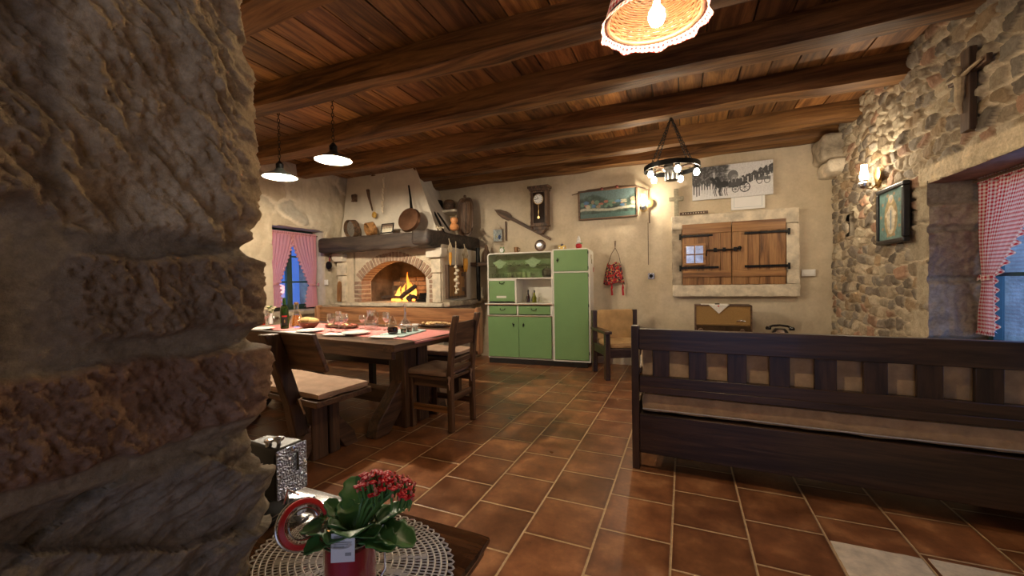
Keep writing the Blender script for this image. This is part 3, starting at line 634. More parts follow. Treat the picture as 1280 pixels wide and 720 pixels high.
# hood
hb = [(-5.02, 4.74, 1.86), (-3.16, 4.74, 1.86), (-3.42, 5.70, 1.86), (-5.02, 5.70, 1.86)]; ht = [(-5.00, 4.90, 2.92), (-3.66, 4.90, 2.92), (-3.86, 5.70, 2.92), (-5.0, 5.7, 2.92)]
k = B()
for i in range(4):
    j = (i+1) % 4; A, Bq, Cq, D = map(Vector, (hb[i], hb[j], ht[j], ht[i]))
    n_ = (Bq-A).cross(D-A).normalized()
    k.grid(lambda s_, t_: (A*(1-s_)+Bq*s_)*(1-t_)+(D*(1-s_)+Cq*s_)*t_+n_*(.018*mn.noise(((A*(1-s_)+Bq*s_)*(1-t_)+(D*(1-s_)+Cq*s_)*t_)*3.5)), 24, 16)
bmesh.ops.remove_doubles(k.bm, verts=k.bm.verts[:], dist=.03)
k.o('hood', M_wplast, fp, smooth=50)
k = B(); rbox(k, -3.80, aY(571, 262, 5.42).x, 5.36, 5.70, 2.30, 2.345, .03, .012, 6, .012, 8); k.o('hood_ledge', M_lime, fp)
# fire: logs are things, flames one flickering mass
FCX, FCY = aZ(508, 378, .93)[0], 5.0
fx = (aY(508, 378, 5.0)[0])
M_log = plain('charred_log', (.045, .032, .025), .95, 0, .6, 20, .9, 40, bdist=.01)
M_ember = emis('glowing_embers', (1, .25, .03), 2.2)
for i, (x, y, z, L_, az, el, r_) in enumerate(((-.20, -.05, .965, .42, 8, 2, .035), (.05, .0, .99, .40, -20, 14, .04), (.10, -.08, 1.06, .30, 35, -38, .036), (.20, -.12, .96, .12, 75, 0, .055), (-.02, .1, .97, .45, 0, 0, .045))):
    k = B(); k.tube([(-L_/2, 0, 0), (-L_/5, .01, .008), (L_/4, -.01, 0), (L_/2, 0, 0)], [r_*.85, r_, r_*1.05, r_*.8], 10)
    o = k.o('firewood_log', M_log, jitter=.003); o.location = (fx+x, FCY+y, z); o.rotation_euler = (0, math.radians(el), math.radians(az))
    tag(o, ['thin charred log lying low at the left of the burning fire', 'charred log leaning across the middle of the fire', 'steep charred log propped over the top of the fire', 'round sawn log end at the right front of the fire', 'charred log lying at the back of the fire under the flames'][i], 'log', 'burning logs in the fireplace')
k = B()
for i in range(26): k.ball((fx+random.uniform(-.2, .25), FCY+random.uniform(-.14, .12), .925+random.uniform(0, .02)), random.uniform(.018, .036), (1.2, 1, .6), 8)
o = k.o('embers', M_ember, jitter=.005); o['kind'] = 'stuff'; tag(o, 'orange glowing embers under the logs in the fireplace', 'embers')
m, nt, b = newmat('flame'); tcf = nt.nodes.new('ShaderNodeTexCoord'); spf = nt.nodes.new('ShaderNodeSeparateXYZ'); nt.links.new(tcf.outputs['Generated'], spf.inputs[0])
nt.nodes.remove(b); em = nt.nodes.new('ShaderNodeEmission'); tr = nt.nodes.new('ShaderNodeBsdfTransparent'); mxf = nt.nodes.new('ShaderNodeMixShader')
nt.links.new(ramp(nt, spf.outputs[2], [(0, (1, .50, .10)), (.4, (1, .32, .04)), (1, (1, .16, .01))]), em.inputs[0]); em.inputs[1].default_value = 1.1
lw = nt.nodes.new('ShaderNodeLayerWeight'); lw.inputs[0].default_value = .35; nt.links.new(lw.outputs['Facing'], mxf.inputs[0]); mxf.inputs[0].default_value = .5
nt.links.new(em.outputs[0], mxf.inputs[1]); nt.links.new(tr.outputs[0], mxf.inputs[2]); nt.links.new(mxf.outputs[0], nt.nodes['Material Output'].inputs[0]); M_flame = m
k = B()
for x, y, hgt, r_ in ((.04, .02, .42, .045), (-.04, .0, .24, .04), (.10, .03, .26, .04), (-.13, .0, .2, .045), (.17, -.02, .18, .04), (0, -.06, .18, .04), (-.20, .02, .12, .03), (.07, -.05, .25, .035)):
    ph = random.uniform(0, 6); k.tube([(fx+x+.022*math.sin(ph+t_*5)*t_*1.3, FCY+y+.01*math.cos(ph+t_*4), .95+hgt*t_) for t_ in [q/9 for q in range(10)]], [max(.001, r_*math.sin(math.pi*min(1, .22+.78*q/9))**.8*(1-.55*q/9)) for q in range(10)], 10)
o = k.o('flames', M_flame); o['kind'] = 'stuff'; tag(o, 'orange flames rising from the burning logs', 'fire')
light('fire_light', (fx+.0, FCY-.12, 1.12), P_FIRE, (1, .42, .12), .09)
k = B(); k.box(-.10, .10, -.08, .08, 0, .045); k.box(-.08, .08, -.06, .06, .05, .085); k.box(-.07, .07, -.05, .05, .085, .13); o = k.o('iron_trivet_stack', M_iron, bev=.004)
p = aY(532, 378, 4.85); tag(o, 'small stack of black iron trivets at the right end of the hearth', 'trivet', loc=(p[0], 4.85, .916))
k = B(); k.box(-.06, .06, -.01, .01, -.03, .03); o = k.o('fire_vent', M_iron, bev=.003, parent=fp, loc=(aY(457, 362, 5.27)[0]+.02, 5.27, 1.08))
# side hatch with hanging corn and garlic
p0 = aY(563, 338, 4.56); hx = -2.98
hx0, hx1 = aX(562, 372, hx), aX(583, 372, hx)
k = B(); ya, yb = hx0.y, hx1.y; k.box(hx-.05, hx-.02, ya, yb, .99, 1.42)
o = k.o('wooden_hatch', SH[2], fp, bev=.003); k = B()
for a in ((ya-.02, ya+.02, .97, 1.44), (yb-.02, yb+.02, .97, 1.44)): k.box(hx-.06, hx-.005, a[0], a[1], a[2], a[3])
k.box(hx-.06, hx-.005, ya, yb, .97, 1.0); k.box(hx-.06, hx-.005, ya, yb, 1.41, 1.44); k.box(hx-.03, hx+.0, yb-.1, yb-.03, 1.06, 1.12); k.box(hx-.03, hx+.0, yb-.1, yb-.03, 1.28, 1.34); k.o('hatch_frame', OLD[2], o, bev=.003)
k = B(); rbox(k, FX1-.05, -2.92, FY, 5.7, .86, .93, .05, .01, 8, .02, 6); k.o('hearth_ledge', M_lime2, fp)
k = B(); k.tube([(0, 0, 0), (0, 0, .82)], .032, 12); k.tube([(0, 0, .55), (0, 0, .57)], .038, 12)
o = k.o('iron_stovepipe', M_iron); q = aX(588, 372, -2.90); tag(o, 'dark iron pipe standing between the fireplace and the green cupboard', 'pipe', loc=(-2.93, 5.45, .90)); 
# things hanging on the mantel end
def corn(n_, px, py, py2, X, lab):
    t = T('dried_corn', lab, 'corn', aX(px, py, X), 0, 'dried corn hung on the mantel')
    H = (aX(px, py, X).z-aX(px, py2, X).z)
    for i in range(n_):
        oy = (i-(n_-1)/2)*.05; k = B(); z0 = -H; k.tube([(0.02, oy, z0+H*q) for q in (0, .1, .3, .45, .55)], [.006, .018, .024, .022, .012], 10); k.o('cob', M_cob, t)
        k = B()
        for j in range(7): a = j*.9; k.tube([(.02+.012*math.cos(a), oy+.012*math.sin(a), z0+H*.5), (.02+.03*math.cos(a), oy+.03*math.sin(a), z0+H*.62), (.02+.008*math.cos(a), oy*.5, -.05)], [.006, .009, .003], 5)
        k.tube([(.02, oy*.5, -.08), (.0, 0, 0.01)], .006, 5); k.o('husk', M_husk, t)
M_cob = plain('orange_corn', (.80, .38, .04), .5, 0, .2, 120, .8, 160, bdist=.003); M_husk = plain('dry_husk', (.55, .45, .30), .9, 0, .2, 60, .3)
corn(1, 561, 299, 332, -2.97, 'single dried orange corn cob hanging on the mantel end, nearest the arch')
corn(2, 580, 306, 340, -2.97, 'pair of dried orange corn cobs hanging together at the right of the garlic string')
M_garl = plain('pale_garlic', (.72, .62, .46), .6, 0, .15, 30, .2)
def garlic(X, px, y0, y1, lab, r=.021, n_=12, bulbs_from=.0, grp='garlic strings'):
    A, Z = aX(px, y0, X), aX(px, y1, X); t = T('garlic_string', lab, 'garlic', A, 0, grp); H = A.z-Z.z
    k = B(); k.tube([(0.01+.006*math.sin(q), .006*math.cos(q*1.3), -H*q/12) for q in range(13)], .007, 6); k.o('braid', M_husk, t)
    k = B()
    for i in range(n_):
        f_ = bulbs_from+(1-bulbs_from)*i/(n_-1); s_ = 1 if i % 2 else -1
        k.ball((.02, s_*r*.8, -H*f_), r*random.uniform(.8, 1.15), (1, 1, .85), 10); k.cyl((.02, s_*r*.6, -H*f_+r*.6), (.01, 0, -H*f_+r*1.9), r*.3, .003, 6)
    k.o('bulb', M_garl, t); return t
garlic(-2.93, 568.5, 302, 366, 'string of white garlic bulbs hanging from the mantel over the wooden hatch', .028, 9, .5)
garlic(-3.72, 480, 219, 270, 'thin garlic braid hanging from the ceiling beam before the hood', .014, 22, .05) if False else None
# ============================================================ GREEN KITCHEN CUPBOARD
ct = T('kitchen_cupboard', 'old green and cream kitchen cupboard with glass upper doors against the back wall', 'cupboard', (-2.66, 5.215, 0), 4.2)
def cb(name, x0, x1, y0, y1, z0, z1, mat=None, parent=None, bev=.004, sm=35):
    k = B(); k.box(x0, x1, y0, y1, z0, z1); return k.o(name, mat or M_cream, parent or ct, bev=bev, smooth=sm)
CD = .40; X1, X2 = .985, 1.46
cb('plinth', .01, X1, .015, CD, 0, .075, M_black); cb('plinth', X1, X2, .0, CD, 0, .075, M_black)
# lower left unit
k = B(); k.box(0, X1, 0.012, CD, .075, .10); k.box(0, .018, .012, CD, .1, .86); k.box(X1-.02, X1, .012, CD, .1, .86); k.box(0, X1, CD-.02, CD, .1, .86)
k.box(0, X1, .0, CD, .685, .705); k.box(.0, .028, -.004, .02, .70, .86); k.box(X1-.035, X1, -.004, .02, .70, .86); k.box(.455, .48, -.004, .02, .70, .86); k.o('lower_carcass', M_cream, ct, bev=.003)
cb('counter_board', -.03, X1+.005, -.03, CD, .858, .880, M_cream); cb('edge_strip', -.03, X1+.005, -.034, -.029, .856, .866, RD[0])
cb('edge_strip', .0, X1-.01, -.012, .0, .690, .698, RD[0], bev=0)
def handle(parent, x, z, kind='bow', y=-.01):
    k = B()
    if kind == 'bow': k.tube([(x-.036, y, z+.012), (x-.03, y-.02, z), (x, y-.026, z-.008), (x+.03, y-.02, z), (x+.036, y, z+.012)], .0045, 8); k.ball((x-.036, y, z+.012), .008); k.ball((x+.036, y, z+.012), .008)
    else: k.lathe([(.013, 0), (.013, .004), (.006, .006), (.006, .014)], 14, TR(x, y, z) @ RX(90)); k.tube([(x, y-.014, z+.028), (x-.012*kind, y-.018, z+.012), (x+.002, y-.016, z), (x, y-.014, z-.03)], [.003, .006, .008, .004], 8)
    return k.o('handle', M_iron, parent)
def door(name, x0, x1, z0, z1, hx=None, hz=None, kind=1, y0=-.014, y1=.006, mat=None):
    d = cb(name, x0, x1, y0, y1, z0, z1, mat or M_green, bev=.005)
    if hx is not None: handle(d, hx, hz, kind, y0)
    return d
door('door', .012, .482, .10, .683, .405, .575, 1); door('door', .486, X1-.022, .10, .683, .555, .572, -1)
door('drawer', .032, .452, .720, .838, .24, .785, 'bow', -.010); door('drawer', .484, X1-.038, .720, .838, .71, .787, 'bow', -.010)
# upper left unit with rounded corner
def roundrect(x0, x1, z0, z1, rs, n=6):
    pts = []
    for (cx_, cz_, r_, a0_) in ((x1-rs[1], z1-rs[1], rs[1], 0), (x0+rs[0], z1-rs[0], rs[0], 90), (x0+.001, z0+.001, .001, 180), (x1-.001, z0+.001, .001, 270)):
        for i in range(n+1): a = math.radians(a0_+90*i/n); pts.append((cx_+r_*math.cos(a), cz_+r_*math.sin(a)))
    return pts
def shell(x0, x1, z0, z1, rs, th, y0, y1, M=None):
    k = B(); o_ = roundrect(x0, x1, z0, z1, rs); i_ = roundrect(x0+th, x1-th, z0+th, z1-th, [max(.002, q-th) for q in rs]); n = len(o_)
    for i in range(n):
        j = (i+1) % n; q = [o_[i], o_[j], i_[j], i_[i]]
        k.faces([(x, y, z) for y in (y0, y1) for x, z in q], [(0, 1, 2, 3), (7, 6, 5, 4), (0, 4, 5, 1), (2, 6, 7, 3)], M)
    bmesh.ops.remove_doubles(k.bm, verts=k.bm.verts[:], dist=.0004); return k
k = shell(.01, X1, 1.225, 1.608, [.05, .004], .017, .0, .33); k.box(.02, X1-.01, .31, .33, .88, 1.6); k.o('display_case', M_cream, ct)
k = B(); k.box(.012, .028, .0, .33, .88, 1.23); k.box(.43, .455, .0, .33, .88, 1.23); k.box(.012, .455, .0, .33, 1.205, 1.228); k.box(.455, X1, .14, .33, 1.205, 1.228); k.box(X1-.02, X1, .0, .33, .88, 1.23); k.o('niche_carcass', M_cream, ct, bev=.002)
d = door('flap', .032, .428, .905, 1.203, .235, 1.168, 'bow', -.006); cb('label_plate', .15, .30, -.010, -.006, .955, .985, M_cream, d, bev=0)
k = B(); k.box(.03, .31, .005, .009, 1.243, 1.592); k.o('glass_door', M_cabglass, ct, smooth=0); k = B(); k.box(.30, X1-.018, .013, .017, 1.243, 1.592); k.o('glass_door', M_cabglass, ct, smooth=0)
M_etch = plain('etched_glass', (.5, .58, .44), .6, 0, .1, 30, 0)
for cx_, cz_, s_ in ((.20, 1.45, 1), (.70, 1.46, 1.1)):
    k = B(); k.prism([(cx_+.09*s_*math.cos(a)*(1+.3*math.sin(3*a)), cz_+.055*s_*math.sin(a)*(1+.25*math.cos(4*a))) for a in [i*math.pi/14 for i in range(28)]], .0095 if cx_ < .3 else .0175, .0105 if cx_ < .3 else .0185); k.o('etched_motif', M_etch, ct, smooth=0)
cb('glass_shelf', .03, X1-.02, .05, .31, 1.415, 1.422, M_cabglass, bev=0)
cb('back_lining', .03, X1-.02, .300, .309, 1.24, 1.59, plain('pale_green_lining', (.25, .34, .17), .7, 0, .2, 9, 0), bev=0)
# tall right unit
k = shell(X1+.004, X2+.04, .075, 1.628, [.006, .055], .018, -.004, CD+.0); k.box(X1+.01, X2+.03, CD-.02, CD, .08, 1.62); k.o('tall_carcass', M_cream, ct)
k = B(); k.box(X1+.02, X2+.03, .0, CD-.02, 1.300, 1.318); k.o('divider', M_cream, ct)
door('door', X1+.024, X2+.018, .10, 1.296, None); d = door('door', X1+.024, X2+.018, 1.322, 1.612, X1+.075, 1.475, -1)
for z in (1.36, 1.57, 1.26, .85, .2): cb('hinge', X2+.017, X2+.024, -.018, -.002, z-.02, z+.02, M_iron, bev=0)
CT = ct.matrix_basis if False else (Matrix.Translation((-2.66, 5.215, 0)) @ RZ(4.2))
def onct(x, y, z): return CT @ Vector((x, y, z))
# glassware and pots inside and on top
def lathething(name, prof, mat, label, cat, loc, group=None, n=20, cap=True):
    k = B(); k.lathe(prof, n, None, cap); return tag(k.o(name, mat), label, cat, group, loc)
tum = [(.022, 0), (.028, .07), (.026, .07), (.020, .004)]
for i in range(7):
    lathething('drinking_glass', tum, M_glass, 'small clear tumbler on the bottom of the glass case in the green cupboard', 'glass', onct(.07+.055*i, .10+.05*(i % 2), 1.243), 'tumblers in the glass case', 12)
M_cgreen = plain('pale_green_cups', (.38, .44, .22), .3, 0, .1, 20, 0)
for i in range(5):
    lathething('cup', [(.02, 0), (.034, .01), (.036, .08), (.033, .08), (.03, .012)], M_cgreen, 'pale green cup at the back of the glass case in the green cupboard', 'cup', onct(.28+.075*i, .22, 1.243), 'green cups in the glass case', 14)
for i in range(4):
    lathething('glass_bowl', [(.02, 0), (.05, .02), (.065, .05), (.062, .05), (.04, .015)], M_glass, 'clear glass bowl on the shelf of the glass case', 'bowl', onct(.30+.14*i, .16, 1.424), 'glass bowls on the case shelf', 14)
t = T('stock_pot', 'round dark metal pot with lid in the right corner of the glass case', 'pot', onct(.87, .16, 1.243)); k = B(); k.lathe([(.05, 0), (.075, .03), (.078, .08), (.06, .115)], 22); k.o('pot_body', M_iron, t); k = B(); k.lathe([(.062, .115), (.045, .135), (.01, .142), (.012, .155), (.002, .16)], 22); k.o('lid', M_steel, t)
t = T('oil_bottle', 'dark vinegar bottle with a pourer in the open niche of the green cupboard', 'bottle', onct(.57, .20, .88)); k = B(); k.lathe([(.028, 0), (.03, .08), (.012, .12), (.011, .155)], 16); k.o('bottle_body', M_darkliq, t); k = B(); k.lathe([(.012, .15), (.013, .175), (.004, .19)], 12); k.o('stopper', M_black, t)
t = T('oil_bottle', 'green olive oil bottle with a pourer in the open niche of the green cupboard', 'bottle', onct(.665, .19, .88)); k = B(); k.lathe([(.032, 0), (.034, .07), (.012, .115), (.011, .15)], 16); k.o('bottle_body', glass('olive_oil', (.45, .5, .04)), t); k = B(); k.lathe([(.012, .145), (.013, .172), (.004, .185)], 12); k.o('stopper', M_black, t)
lathething('glass_jar', [(.03, 0), (.034, .06), (.024, .085), (.03, .1)], M_glass, 'small clear jar beside the oil bottle in the cupboard niche', 'jar', onct(.74, .20, .88))
# ornaments on top of the cupboard
t = T('alarm_clock', 'small green twin-bell alarm clock on the left end of the green cupboard', 'clock', onct(.20, .12, 1.609)); k = B(); k.lathe([(.036, -.018), (.036, .018)], 24, TR(0, 0, .045) @ RX(90)); k.o('case', M_green, t); k = B(); k.lathe([(.031, 0), (.031, .002)], 24, TR(0, -.017, .045) @ RX(90)); k.o('dial', M_paper, t)
for s_ in (-1, 1): k = B(); k.ball((s_*.022, 0, .086), .015, (1, 1, .7)); k.o('bell', M_green, t); k = B(); k.cyl((s_*.018, 0, .018), (s_*.026, 0, 0), .004, .004, 6); k.o('foot', M_iron, t)
k = B(); k.box(-.001, .001, -.0205, -.0195, .045, .068); k.box(-.0005, .016, -.0205, -.0195, .044, .046); k.o('hand', M_black, t)
t = T('wooden_mug', 'striped light and dark wooden mug on the green cupboard', 'mug', onct(.42, .13, 1.609)); k = B(); k.lathe([(.033, 0), (.035, .085), (.028, .085), (.026, .01)], 18); k.o('cup_body', SH[2], t); k = B(); k.tube([(.033, 0, .07), (.055, 0, .065), (.055, 0, .03), (.034, 0, .02)], .006); k.o('handle', OLD[2], t)
t = T('round_barometer', 'round dark-rimmed barometer with a glass dial standing on the green cupboard', 'barometer', onct(.79, .10, 1.609)); k = B(); k.lathe([(.07, 0), (.082, .004), (.085, .02), (.07, .028), (.055, .03)], 28, TR(0, .02, .088) @ RX(90)); k.o('rim', OLD[0], t)
k = B(); k.lathe([(.055, .0), (.055, .012), (.03, .018)], 28, TR(0, -.002, .088) @ RX(90)); k.o('dial', M_steel, t)
t = T('yellow_ornament', 'little yellow ornament with a domed top on the green cupboard', 'ornament', onct(1.10, .13, 1.625)); k = B(); k.box(-.05, .05, -.03, .03, 0, .06); k.o('box_body', plain('yellow_paint', (.75, .5, .1), .5, 0, .15, 40), t, bev=.006); k = B(); k.ball((0, -.01, .06), .022); k.tube([(-.02, 0, .07), (0, 0, .10), (.02, 0, .07)], .003); k.o('dome', plain('dark_blue_glaze', (.05, .05, .12), .3), t)
k = B(); k.ball((-.03, -.03, .03), .011); k.o('rosette', M_paper, t); k = B(); k.ball((.035, -.03, .025), .011); k.o('rosette', M_paper, t)
t = T('christmas_figurine', 'Christmas figurine with white head and red body on the green cupboard', 'figurine', onct(1.335, .13, 1.628)); k = B(); k.ball((0, 0, .04), .045, (1, .9, .9)); k.o('red_body', plain('red_glitter', (.45, .01, .015), .4, 0, .3, 60, .4), t)
k = B(); k.ball((0, -.005, .10), .028, (1, 1, 1.2)); k.lathe([(.03, .12), (.02, .15), (.004, .185)], 14); k.ball((-.02, -.01, .085), .018); k.ball((.022, -.01, .09), .016); k.o('head', plain('silver_white', (.62, .6, .56), .4, .2, .3, 50, .5), t); k = B(); k.tube([(.02, -.01, .075), (.045, -.012, .08), (.05, -.015, .07)], .008); k.o('arm', M_green, t)
# magnets on the side
for i, (y, z) in enumerate(((.12, 1.53), (.16, 1.47), (.33, 1.36))):
    k = B(); k.ball((0, 0, 0), .02, (.4, 1, .9)); k.box(-.006, .006, -.012, .012, -.05, -.01); o = k.o('fridge_magnet', plain('trinket_%d' % i, ((.5, .42, .3), (.35, .3, .2), (.55, .25, .2))[i], .5, 0, .4, 60)); o.rotation_euler = (0, 0, math.radians(4.2))
    tag(o, ['small beige trinket on the cupboard side, topmost', 'small brown trinket on the cupboard side, just under the topmost', 'small pink trinket on the back edge of the cupboard side'][i], 'trinket', None, onct(X2+.046, y, z))

# ============================================================ little shelf with jars, left of the cupboard
k = B(); rbox(k, -3.20, -2.60, 5.42, 5.70, 1.44, 1.50, .03, .008, 8, .012, 4); o = tag(k.o('wall_shelf', OLD[0]), 'rough wooden wall shelf between the fireplace and the green cupboard', 'shelf')
p = aY(610-7, 325, 5.56); lathething('wooden_jug', [(.055, 0), (.062, .05), (.055, .14), (.028, .20), (.020, .25), (.008, .27)], OLD[2], 'tall brown pointed wooden jug on the shelf beside the green cupboard', 'jug', (aY(608, 325, 5.5).x, 5.5, 1.502))
lathething('candlestick', [(.045, 0), (.03, .02), (.024, .07), (.03, .12), (.014, .17), (.02, .18), (.004, .22)], M_brass, 'slim brass candlestick on the shelf at the mantel end', 'candlestick', (aY(597, 325, 5.5).x, 5.5, 1.502))

# ============================================================ ARMCHAIR
ac = T('armchair', 'dark wooden armchair with ochre upholstered back beside the green cupboard', 'armchair', (-1.08, 5.17, 0), 30)
def abox(name, *a, mat=None, parent=None, bev=.006, M=None):
    k = B(); k.box(*a, M); return k.o(name, mat or DK[2], parent or ac, bev=bev)
for x in (0, .545): abox('back_leg', x-.03, x+.03, -.03, .03, 0, .80); abox('front_leg', x-.03, x+.03, -.50, -.43, 0, .55)
for x in (0, .545): abox('armrest', x-.045, x+.045, -.52, .02, .55, .585, mat=DK[1]); abox('side_rail', x-.02, x+.02, -.45, 0, .28, .39, mat=DK[1])
abox('front_rail', .02, .53, -.485, -.455, .26, .37, mat=DK[0]); abox('back_rail', .02, .53, -.02, .02, .20, .30, mat=DK[0]); abox('top_rail', .02, .53, -.015, .02, .72, .78, mat=DK[0])
k = B(); rbox(k, .035, .51, -.05, -.0, .42, .805, .04, .006, 8, .03, 3, RX(0)); k.o('back_cushion', M_ochre, ac)
k = B(); rbox(k, .035, .51, -.48, -.04, .37, .44, .04, .006, 8, .03, 4); k.o('seat_pad', M_ochre, ac)

# ============================================================ LOW CORNER TABLE with radio and telephone
t = T('low_sideboard', 'low dark wooden sideboard against the back wall under the radio', 'sideboard', (-.30, 5.24, 0)); k = B(); k.box(0, 1.75, 0, .44, .475, .51); k.o('top', DK[0], t, bev=.005); k = B(); k.box(.03, 1.72, .03, .42, .06, .475); k.o('body', DK[0], t, bev=.004)
for x in (.05, 1.64):
    for y in (.05, .34): k = B(); k.box(x, x+.06, y, y+.06, 0, .06); k.o('foot', DK[2], t)
rd = T('valve_radio', 'old wooden valve radio standing on the sideboard under the shutters', 'radio', (.115, 5.26, .511))
k = shell(0, .60, 0, .365, [.012, .012], .014, 0, .22); k.box(.012, .588, .02, .21, .012, .35); k.o('case', OLD[0], rd)
k = B(); k.box(.018, .582, .008, .02, .135, .348); k.o('speaker_cloth', plain('golden_speaker_cloth', (.30, .17, .05), .8, 0, .12, 80, .4, 300), rd, smooth=0)
k = B(); k.box(.02, .58, .004, .02, .012, .122); k.o('dial_panel', plain('dark_dial_glass', (.05, .03, .015), .15, 0, .4, 20, 0), rd, smooth=0)
k = B(); k.box(.018, .582, .0, .01, .122, .135); k.box(.16, .44, .0, .01, .03, .05); k.o('brass_trim', M_brass, rd, smooth=0)
for x in (.065, .50): k = B(); k.lathe([(.026, 0), (.022, .02), (.018, .022)], 18, TR(x, .004, .062) @ RX(90)); k.o('knob', OLD[0], rd)
k = B(); k.box(.21, .37, .0, .012, .020, .034); k.o('key_row', M_plast, rd, bev=.001); k = B(); k.tube([(.44, .004, .175), (.49, .003, .185), (.53, .004, .175)], .006, 6); k.ball((.49, .003, .185), .011); k.o('emblem', M_steel, rd)
M_lace = plain('white_lace_cloth', (.72, .68, .60), .95, 0, .15, 90, .6, 140)
k = B(); W_ = .17
k.prism([(-.14, 0), (.14, 0), (0, -.0)], 0, .001) if False else None
k.grid(lambda a, b_: Vector((.22+(a-.5)*.30, .20-.20*b_, .367)), 10, 6); k.grid(lambda a, b_: Vector((.26+(a-.5)*.22*(1-b_)+.0, -.004, .367-.105*b_)), 10, 8)
tag(k.o('lace_doily', M_lace, solid=.0016), 'white pointed lace cloth draped over the top of the valve radio', 'doily', None, (.115, 5.26, .511))
k = B(); k.ball((.255, -.008, .352), .009, (1, .5, 1)); k.o('embroidered_dot', M_red, bpy.data.objects['lace_doily'])
k = B(); k.box(0, .05, 0, .03, 0, .012); tag(k.o('matchbox', M_iron, bev=.002), 'small dark box on the radio beside the lace cloth tip', 'box', None, (.335, 5.30, .879))
ph = T('rotary_telephone', 'black rotary telephone on the sideboard to the right of the radio', 'telephone', (1.00, 5.36, .511), -8)
k = B(); k.ring([[Vector((x*s_, y*s_+dy, z)) for x, y in ((-.10, -.09), (.10, -.09), (.10, .08), (-.10, .08))] for s_, z, dy in ((1, 0, 0), (1, .015, 0), (.62, .085, .02), (.5, .095, .025))]); k.o('phone_body', M_black, ph, bev=.012, seg=3)
k = B(); k.lathe([(.042, 0), (.042, .005), (.015, .006)], 24, TR(0, -.062, .052) @ RX(50)); k.o('dial', M_steel, ph)
k = B(); k.tube([(-.115, .02, .10), (-.07, .02, .122), (0, .02, .13), (.07, .02, .122), (.115, .02, .10)], [.012, .013, .012, .013, .012], 10); k.lathe([(.028, 0), (.030, .02), (.02, .035)], 16, TR(-.112, .02, .078)); k.lathe([(.028, 0), (.030, .02), (.02, .035)], 16, TR(.112, .02, .078)); k.o('handset', M_black, ph)

# ============================================================ BIG BENCH IN THE FOREGROUND (seen from behind)
bn = T('long_settle', 'long dark settle seen from behind, its slatted back towards the viewer', 'settle', (-.31, 2.60, 0), -1.5)
def sb(name, *a, mat=None, bev=.004, parent=None):
    k = B(); k.box(*a); return k.o(name, mat or DK[0], parent or bn, bev=bev)
BL = 1.86
for x in (0, BL-.045): sb('back_post', x, x+.045, -.012, .06, 0, .905, mat=DK[2]); sb('front_leg', x, x+.05, .52, .57, 0, .62, mat=DK[2]); sb('arm', x-.005, x+.055, .03, .60, .60, .635, mat=DK[1]); sb('side_panel', x+.01, x+.035, .05, .53, .10, .42, mat=DK[1])
sb('top_rail', .045, BL-.045, .0, .045, .755, .885); sb('middle_rail', .045, BL-.045, .002, .045, .525, .592); sb('seat_board', .045, BL-.045, -.005, .025, .105, .352)
sb('seat_base', .045, BL-.045, .03, .54, .32, .345); sb('front_board', .045, BL-.045, .52, .545, .14, .345); sb('lower_ledge', .045, BL-.045, .0, .035, .485, .527, mat=DK[0])
for i in range(9):
    x0 = .125+i*.2055; sb('slat', x0, x0+.097, .010, .034, .575, .77, mat=DK[2], bev=.003)
k = B(); rbox(k, .05, BL-.05, .035, .52, .352, .475, .05, .008, 7, .03, 5); o = k.o('settle_seat_cushion', M_tan); tag(o, 'long tan seat cushion with pale piping on the dark settle', 'cushion', None, (-.31, 2.60, 0), -1.5)
k = B(); k.tube([(.06, .036, .375), (.6, .030, .378), (1.2, .030, .374), (BL-.06, .036, .376)], .004, 6); k.o('piping', M_piping, o)
k = B(); rbox(k, .05, BL-.05, .055, .13, .48, .80, .05, .008, 7, .03, 6); o = k.o('settle_back_cushion', M_tan); tag(o, 'long tan back cushion seen through the slats of the dark settle', 'cushion', None, (-.31, 2.60, 0), -1.5)

# ============================================================ DINING TABLE
TZ = .76; tb = T('dining_table', 'massive dark wooden trestle table laid for a meal before the fireplace', 'table', (-1.89, 2.245, 0), -5.2)
TM = Matrix.Translation((-1.89, 2.245, 0)) @ RZ(-5.2)   # local: -x along the table, y across
TLn, TWd = 2.35, 1.02
k = B(); rbox(k, -TLn, 0, 0, TWd, TZ-.055, TZ, .06, .004, 5, .008, 2); k.o('tabletop', TB[0], tb)
k = B(); rbox(k, -.115, .003, -.004, TWd+.004, TZ-.0565, TZ+.0015, .06, .003, 5, .008, 3); k.o('end_batten', TB[1], tb)
k = B(); k.box(-TLn+.1, -.09, .06, .10, TZ-.13, TZ-.055); k.box(-TLn+.1, -.09, TWd-.10, TWd-.06, TZ-.13, TZ-.055); k.o('apron', TB[0], tb, bev=.005)
for x in (-.345, -TLn+.35):
    t_ = B(); t_.box(x-.09, x+.09, .36, .50, .0, TZ-.05); o = t_.o('trestle', TB[2], tb, bev=.008); k = B(); k.box(x-.08, x+.08, .535, .66, 0, TZ-.05); k.o('post', TB[2], o, bev=.008)
    k = B(); k.box(x-.06, x+.06, .10, TWd-.10, TZ-.13, TZ-.055); k.o('top_bearer', TB[1], o, bev=.006)
    for s_ in (-1, 1):
        k = B(); yc = .51+s_*.13; k.prism([(s_*.14, .40), (s_*.40, .12), (s_*.44, 0), (s_*.30, 0), (s_*.14, .17)], -.055, .055, TR(x, .51, 0) @ RZ(90)); k.o('brace', TB[1], o, bev=.008)
k = B(); k.box(-TLn+.35, -.30, .44, .56, .14, .26); k.o('stretcher', TB[0], tb, bev=.006)

